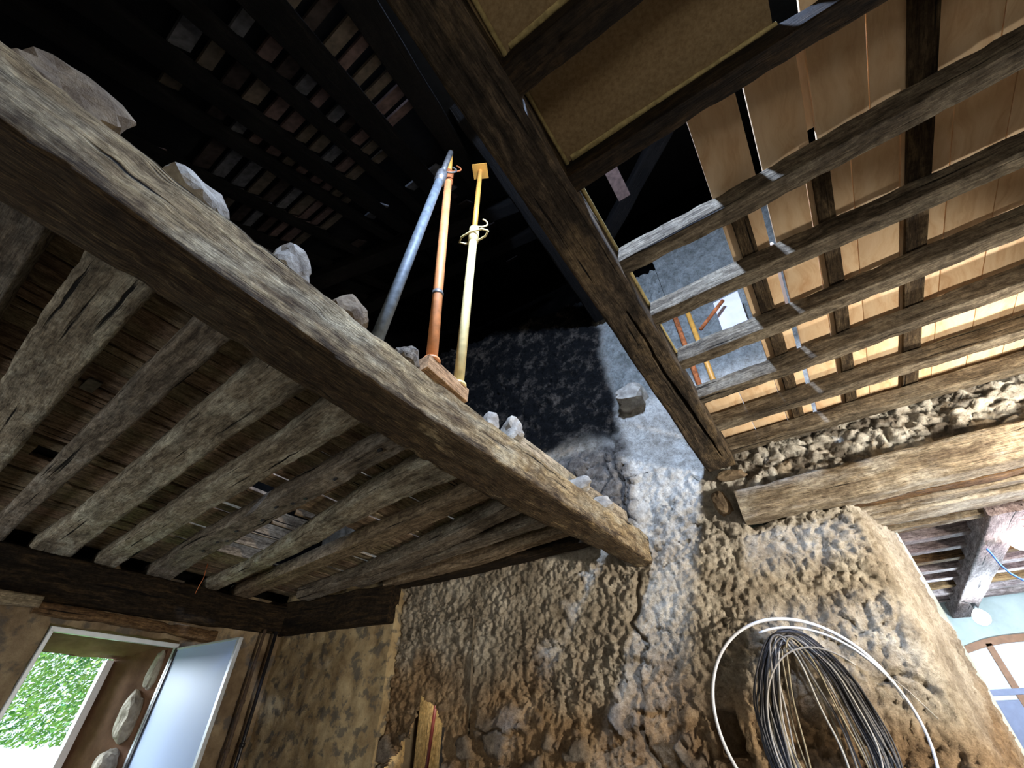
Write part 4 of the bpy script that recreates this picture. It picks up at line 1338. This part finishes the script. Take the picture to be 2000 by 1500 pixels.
for k, (x0, y0, x1, y1, tm) in enumerate([(852, 322, 792, 366, 2), (742, 398, 712, 424, 2), (882, 378, 842, 408, 0), (912, 392, 852, 426, 0), (968, 434, 922, 458, 0), (800, 446, 766, 468, 3),
                                          (826, 462, 800, 480, 3), (746, 484, 718, 494, 1), (768, 496, 738, 508, 1), (880, 360, 850, 380, 2), (700, 470, 670, 488, 0), (985, 470, 950, 490, 0), (1010, 500, 975, 520, 0)]):
    a, b_ = rplane(x1, y1), rplane(x0, y0)
    w_ = RV * 0.15
    up_ = -RN * 0.02
    Vv = [a, b_, b_ + w_, a + w_, a + up_, b_ + up_, b_ + w_ + up_, a + w_ + up_]
    cen = sum(Vv, Vector()) / 8
    o = mesh_obj('roof_tile', [q - cen for q in Vv], [(0, 1, 2, 3), (7, 6, 5, 4), (0, 4, 5, 1), (1, 5, 6, 2), (2, 6, 7, 3), (3, 7, 4, 0)], M['tile%d' % tm], smooth=False)
    o.location = cen
    tag(o, '%s long clay tile in dark roof, %s' % (tl[tm], ['beside the orange prop head', 'left of the blue prop', 'right of the orange prop, upper', 'right of the orange prop, lower', 'just right of the cream prop', 'between blue and orange props, upper', 'between blue and orange props, lower', 'upper of the bright pair', 'lower of the bright pair', 'above the orange collar', 'farthest left', 'beside the octagonal ring', 'farthest right'][k]), 'roof tile', 'long tiles behind the props')

raf = [(3.84, 0.075), (4.035, 0.10), (4.305, 0.07), (4.555, 0.14), (4.91, 0.14), (3.47, 0.06), (3.13, 0.08), (2.78, 0.07), (5.3, 0.1)]
for k, (u0, w) in enumerate(raf):
    va, vb = -11.85, -6.2
    p, q = rp(us(u0, va), va, 0.02), rp(us(u0, vb), vb, 0.02)
    tag(timber('roof_rafter', [(*(p + RN * 0.09), w * K, 0.09), (*(q + RN * 0.09), w * K, 0.09)], M['dark'], r=0.01, amp=0.008, step=0.15, m=2, up=tuple(-RN), seed=180 + k),
        'smoke blackened rafter, %s across the attic roof from the left' % ['fourth', 'fifth', 'sixth', 'seventh', 'eighth', 'third', 'second', 'first', 'ninth'][k], 'rafter', 'black rafters of the attic roof')
tag(timber('purlin', [(-1.15, -0.6, 6.08, 0.28, 0.25), (-1.18, 2.0, 6.10, 0.28, 0.25), (-1.22, 4.10, 6.1, 0.28, 0.25)], M['dark'], r=0.03, amp=0.012, step=0.1, m=3, seed=190),
    'big black purlin in the attic beside the split beam', 'purlin')
for k, (a, b_, w) in enumerate([((2.0, -9.7), (4.35, -8.45), 0.2), ((1.3, -8.5), (4.1, -7.5), 0.2)]):
    p, q = rp(*a, 0.3), rp(*b_, 0.3)
    tag(timber('truss_beam', [(*p, w, 0.2), (*q, w, 0.2)], M['dark'], r=0.02, amp=0.01, step=0.12, m=3, seed=192 + k),
        ['dark truss timber crossing the attic behind the props', 'second dark truss timber deeper in the attic'][k], 'truss beam', 'truss timbers in the attic')
# timbers seen through the open bay right of beam B
tag(timber('attic_strut', [(-1.2, 3.9, 7.0, 0.2, 0.16), (1.2, 2.2, 7.3, 0.2, 0.16)], M['dark'], r=0.02, amp=0.01, step=0.1, m=3, seed=195), 'dark strut above the open bay beside the chipboard', 'strut')
tag(box('brick', (-0.36, 2.22, 6.3), (-0.22, 2.75, 6.36), M['tile1'], bevel=0.004), 'reddish brick strip in the dark above the open bay', 'brick')

# attic enclosure
g = Grid()
g.patch((-7.0, -3, 3.3), (-7.0, 9, 3.3), (-7.0, 9, 14), (-7.0, -3, 14), 3, 3)
g.patch((4.2, -3, 4.0), (4.2, 9, 4.0), (4.2, 9, 14), (4.2, -3, 14), 3, 3)
g.patch((-7.0, 8.0, 3.3), (4.2, 8.0, 3.3), (4.2, 8.0, 14), (-7.0, 8.0, 14), 3, 3)
g.patch((-7.6, -3, 3.3), (4.2, -3, 3.3), (4.2, -3, 9), (-7.6, -3, 9), 3, 3)
g.patch((-7.6, -3, 8.9), (4.2, -3, 8.9), (4.2, 8.0, 14), (-7.6, 8.0, 14), 3, 3)
g.patch((3.4, -3, 3.9), (4.2, -3, 3.9), (4.2, 4.3, 3.9), (3.4, 4.3, 3.9), 2, 2)
g.patch((-7.6, -3, 3.25), (-6.42, -3, 3.25), (-6.42, 8, 3.25), (-7.6, 8, 3.25), 2, 2)
g.patch((-7.6, 4.3, 3.7), (4.2, 4.3, 3.7), (4.2, 8.0, 3.7), (-7.6, 8.0, 3.7), 3, 3)
tag(g.build('wall_attic', [M['attic_wall']]), kind='structure')

# things standing on the upper floor by the back wall
tag(tube('steel_prop', [(-0.34, 4.02, 3.8), (-0.33, 4.02, 5.62)], 0.028, M['rusty'], n=12), 'rusty steel pipe standing by the upper wall, left of a pair', 'prop')
tag(tube('steel_prop', [(-0.20, 4.0, 3.8), (-0.18, 4.0, 5.62)], 0.028, M['amber'], n=12), 'yellow steel pipe standing by the upper wall, right of a pair', 'prop')
tag(tube('steel_prop', [(-0.12, 3.84, 4.98), (0.20, 3.86, 5.27)], 0.020, M['rusty'], n=12), 'rusty tube leaning diagonally by the upper wall', 'prop')
a, b_, c, d = (on_y(*p, 3.95) for p in ((1393, 592), (1440, 568), (1462, 630), (1412, 648)))
o = mesh_obj('insulation_board', [a, b_, c, d] + [q + Vector((0, 0.03, 0)) for q in (a, b_, c, d)], [(0, 1, 2, 3), (7, 6, 5, 4), (0, 4, 5, 1), (1, 5, 6, 2), (2, 6, 7, 3), (3, 7, 4, 0)], M['insul'], smooth=False)
tag(o, 'pale lilac insulation board leaning by the upper wall', 'insulation board')
tag(box('insulation_board', (0.466, 2.1, 3.82), (0.488, 2.7, 3.84), M['insul'], bevel=0.002), 'white strip of board above the gap between two planks', 'insulation board')

# ------------------------------------------------------------------ coil of cables on the wall
coil = thing('cable_coil', 'bundle of grey and black cables hanging in loops on the rough wall', 'cable coil', loc=(-0.40, 4.08, 2.12))
rg = np.random.RandomState(12)
for k in range(44):
    cm = ['cab0', 'cab4', 'cab0', 'cab1', 'cab4', 'cab1', 'cab2', 'cab3'][k % 8]
    inner = k % 8 in (6, 7, 3)
    a = rg.uniform(0.23, 0.345) if not inner else rg.uniform(0.10, 0.30)
    b2 = rg.uniform(0.50, 0.68)
    cx = -0.375 + rg.normal(0, 0.012) + (rg.uniform(-0.06, 0.05) if inner else 0)
    ztop = 2.15 - abs(rg.normal(0, 0.022)) - (0.30 - a) * 0.25
    ph = rg.uniform(0, 6.28)
    rad_ = rg.uniform(0.0045, 0.0075)
    pts = []
    for i in range(57):
        t = 2 * math.pi * i / 56
        wob = 0.010 * math.sin(3 * t + ph) + 0.006 * math.sin(7 * t + 2 * ph)
        x = cx + (a + wob) * math.sin(t) * (1 - 0.18 * math.cos(t))
        z = ztop - b2 * (1 - math.cos(t)) * 0.98 + wob * 0.5
        y = 4.085 - 0.05 * abs(math.sin(t / 2 + ph)) - 0.035 * (k % 5) / 5 - 0.04 * (0.5 - 0.5 * math.cos(t))
        pts.append((x, y, z))
    put(tube('cable', pts, rad_, M[cm], n=6, cap=False), coil)
# long white conduit loop
pts = []
for i in range(60):
    t = math.radians(-168 + 250 * i / 59 + 0)
    a, b2 = 0.56, 0.58
    pts.append((-0.44 + a * math.sin(t) * (1.0 if t < 0 else 1.04), 4.04 - 0.02 * math.cos(t), 1.64 + b2 * math.cos(t)))
tag(tube('white_conduit', pts, 0.011, M['pvc'], n=10), 'thick white conduit looped round the outside of the cable coil', 'conduit')
pts = []
for i in range(46):
    t = math.radians(-14 + 150 * i / 45)
    pts.append((-0.40 + 0.56 * math.sin(t), 3.98, 1.575 + 0.58 * math.cos(t)))
tag(tube('white_conduit', pts, 0.008, M['pvc'], n=10), 'thinner white conduit ending free at the right of the coil', 'conduit')
pts = []
for i in range(40):
    t = math.radians(-150 + 190 * i / 39)
    pts.append((-0.28 + 0.38 * math.sin(t), 3.96, 1.50 + 0.52 * math.cos(t)))
tag(tube('grey_cable', pts, 0.006, M['cab2'], n=8), 'single grey cable arching across the front of the coil', 'cable')
tag(tube('thin_wire', [(-0.02, 4.05, 2.0), (0.08, 4.0, 1.88), (0.17, 4.0, 1.76), (0.25, 4.03, 1.62)], 0.003, M['cab2'], n=5), 'thin stray wire end sticking out right of the coil', 'wire')
tag(rock('wall_hook', (-0.40, 4.10, 2.08), (0.03, 0.10, 0.03), M['rusty'], 3, sub=2), 'rusty hook carrying the cable coil', 'hook')

# ------------------------------------------------------------------ the next room
g = Grid()
wx0, wx1, wzt, wzb, ytop = 1.05, 2.75, 2.50, 0.0, 0.20
YF = 9.6
NA = 24
arc = [(wx0 + (wx1 - wx0) * i / NA, wzt + ytop * math.sin(math.pi * i / NA) ** 0.8) for i in range(NA + 1)]
g.patch((-1.5, YF, 0), (wx0, YF, 0), (wx0, YF, 3.4), (-1.5, YF, 3.4), 4, 4)
g.patch((wx1, YF, 0), (4.2, YF, 0), (4.2, YF, 3.4), (wx1, YF, 3.4), 4, 4)
for i in range(NA):
    g.patch((arc[i][0], YF, arc[i][1]), (arc[i + 1][0], YF, arc[i + 1][1]), (arc[i + 1][0], YF, 3.4), (arc[i][0], YF, 3.4), 1, 2)
    g.patch((arc[i][0], YF, arc[i][1]), (arc[i + 1][0], YF, arc[i + 1][1]), (arc[i + 1][0], YF + 0.35, arc[i + 1][1]), (arc[i][0], YF + 0.35, arc[i][1]), 1, 1)
g.patch((wx0, YF, 0), (wx0, YF + .35, 0), (wx0, YF + .35, wzt), (wx0, YF, wzt), 1, 1)
g.patch((wx1, YF, 0), (wx1, YF + .35, 0), (wx1, YF + .35, wzt), (wx1, YF, wzt), 1, 1)
g.patch((-1.5, 5.2, 0), (-1.5, YF, 0), (-1.5, YF, 3.4), (-1.5, 5.2, 3.4), 4, 4)
g.patch((4.2, 5.2, 0), (4.2, YF, 0), (4.2, YF, 3.4), (4.2, 4.2, 3.4), 4, 4)
g.patch((-1.5, 5.16, 0), (0.70, 5.16, 0), (0.70, 5.16, 3.4), (-1.5, 5.16, 3.4), 4, 4)
tag(g.build('wall_next_room', [M['lime']], 0.012, 3.0), kind='structure')
g = Grid()
g.patch((-1.5, 5.15, 3.20), (4.2, 5.15, 3.20), (4.2, YF, 3.20), (-1.5, YF, 3.20), 4, 4)
tag(g.build('ceiling_next_room', [M['ext_beam']]), kind='structure')
tag(timber('next_room_beam', [(1.42, 5.0, 2.93, 0.24, 0.20), (1.46, 6.7, 2.94, 0.24, 0.20), (1.48, YF - 0.02, 2.94, 0.25, 0.20)], M['ext_beam'], r=0.02, amp=0.008, step=0.06, m=5, big=0.012, seed=300),
    'long beam of the next room carrying its joists, seen through the opening', 'beam')
for k in range(9):
    y = 5.42 + 0.44 * k
    tag(timber('next_room_joist', [(0.74, y, 3.06, 0.13, 0.12), (4.15, y, 3.06, 0.13, 0.12)], M['ext_beam' if k % 3 else 'lintel_d'], r=0.008, amp=0.004, step=0.12, m=3, seed=310 + k),
        'joist of the next room ceiling, %s in from the opening' % ordn[k], 'joist', 'joists of the next room')

wn2 = thing('arched_window', 'brown arched glazed door at the end of the next room', 'window', loc=(1.9, YF + 0.15, 0))
V, F = [], []
fa = [(x, z) for x, z in arc]
for i, (x, z) in enumerate(fa):
    for dy in (0.12, 0.18):
        V += [(x, YF + dy, z), (x, YF + dy, z - 0.09)]
for i in range(NA):
    k = i * 4
    F += [(k, k + 4, k + 5, k + 1), (k + 2, k + 3, k + 7, k + 6), (k + 1, k + 5, k + 7, k + 3), (k, k + 2, k + 6, k + 4)]
put(mesh_obj('arched_head', V, F, M['win_brown'], smooth=False), wn2)
for x in (wx0, 1.56, 2.16, wx1 - 0.07):
    put(box('mullion', (x, YF + 0.12, 0), (x + 0.075, YF + 0.18, wzt + (0.12 if 1.2 < x < 2.6 else -0.02)), M['win_brown'], bevel=0.004), wn2)
put(box('transom', (wx0, YF + 0.115, 2.02), (wx1, YF + 0.185, 2.09), M['door_blue'], bevel=0.004), wn2)
put(box('lower_panel', (wx0 + 0.03, YF + 0.13, 0), (wx1 - 0.03, YF + 0.17, 1.97), M['door_blue'], bevel=0.004), wn2)
put(box('glass_pane', (wx0 + 0.05, YF + 0.145, 2.08), (wx1 - 0.05, YF + 0.150, 2.66), M['glass'], bevel=0), wn2)


def lamp(name, p, r, mat, lab, cord):
    t = thing(name, lab, 'lamp', None, tuple(p))
    import bmesh
    bm = bmesh.new()
    bmesh.ops.create_uvsphere(bm, u_segments=20, v_segments=14, radius=r)
    for v in bm.verts:
        if v.co.z > 0:
            v.co.z *= 1.25
            f = 1 - 0.45 * (v.co.z / (1.25 * r)) ** 2
            v.co.x *= f
            v.co.y *= f
    V = [v.co + Vector(p) for v in bm.verts]
    F = [[q.index for q in f.verts] for f in bm.faces]
    bm.free()
    put(mesh_obj('bulb', V, F, mat), t)
    put(tube('socket', [Vector(p) + Vector((0, 0, r * 1.1)), Vector(p) + Vector((0, 0, r * 1.1 + 0.07))], 0.025, M['black'], n=10), t)
    put(tube('cord', [Vector(p) + Vector((0, 0, r * 1.1 + 0.06)), Vector(cord)], 0.004, M['black'], n=6), t)
    return t


lp = on_y(1917, 1206, 8.3)
lamp('pendant_lamp', (lp.x, lp.y, lp.z), 0.085, M['bulb2'], 'round glowing bulb below the far end of the next room beam', (lp.x - 0.1, lp.y, 2.93))
lp2 = on_y(1996, 1052, 5.75)
lamp('pendant_lamp', (lp2.x, lp2.y, lp2.z), 0.10, M['bulb'], 'dazzling bulb at the right edge beside the next room beam', (lp2.x, lp2.y, 3.15))
tag(tube('blue_cable', [on_y(*p, 6.0) for p in ((1918, 1062), (1935, 1080), (1955, 1104), (1975, 1121), (2000, 1134), (2040, 1140))], 0.008, M['cable_blue'], n=6),
    'blue cable sagging from the beam of the next room', 'cable')
lamp('work_lamp', (1.98, 3.74, 2.84), 0.03, M['bulb'], 'bare work bulb hanging near the back wall', (1.98, 3.60, 3.6))
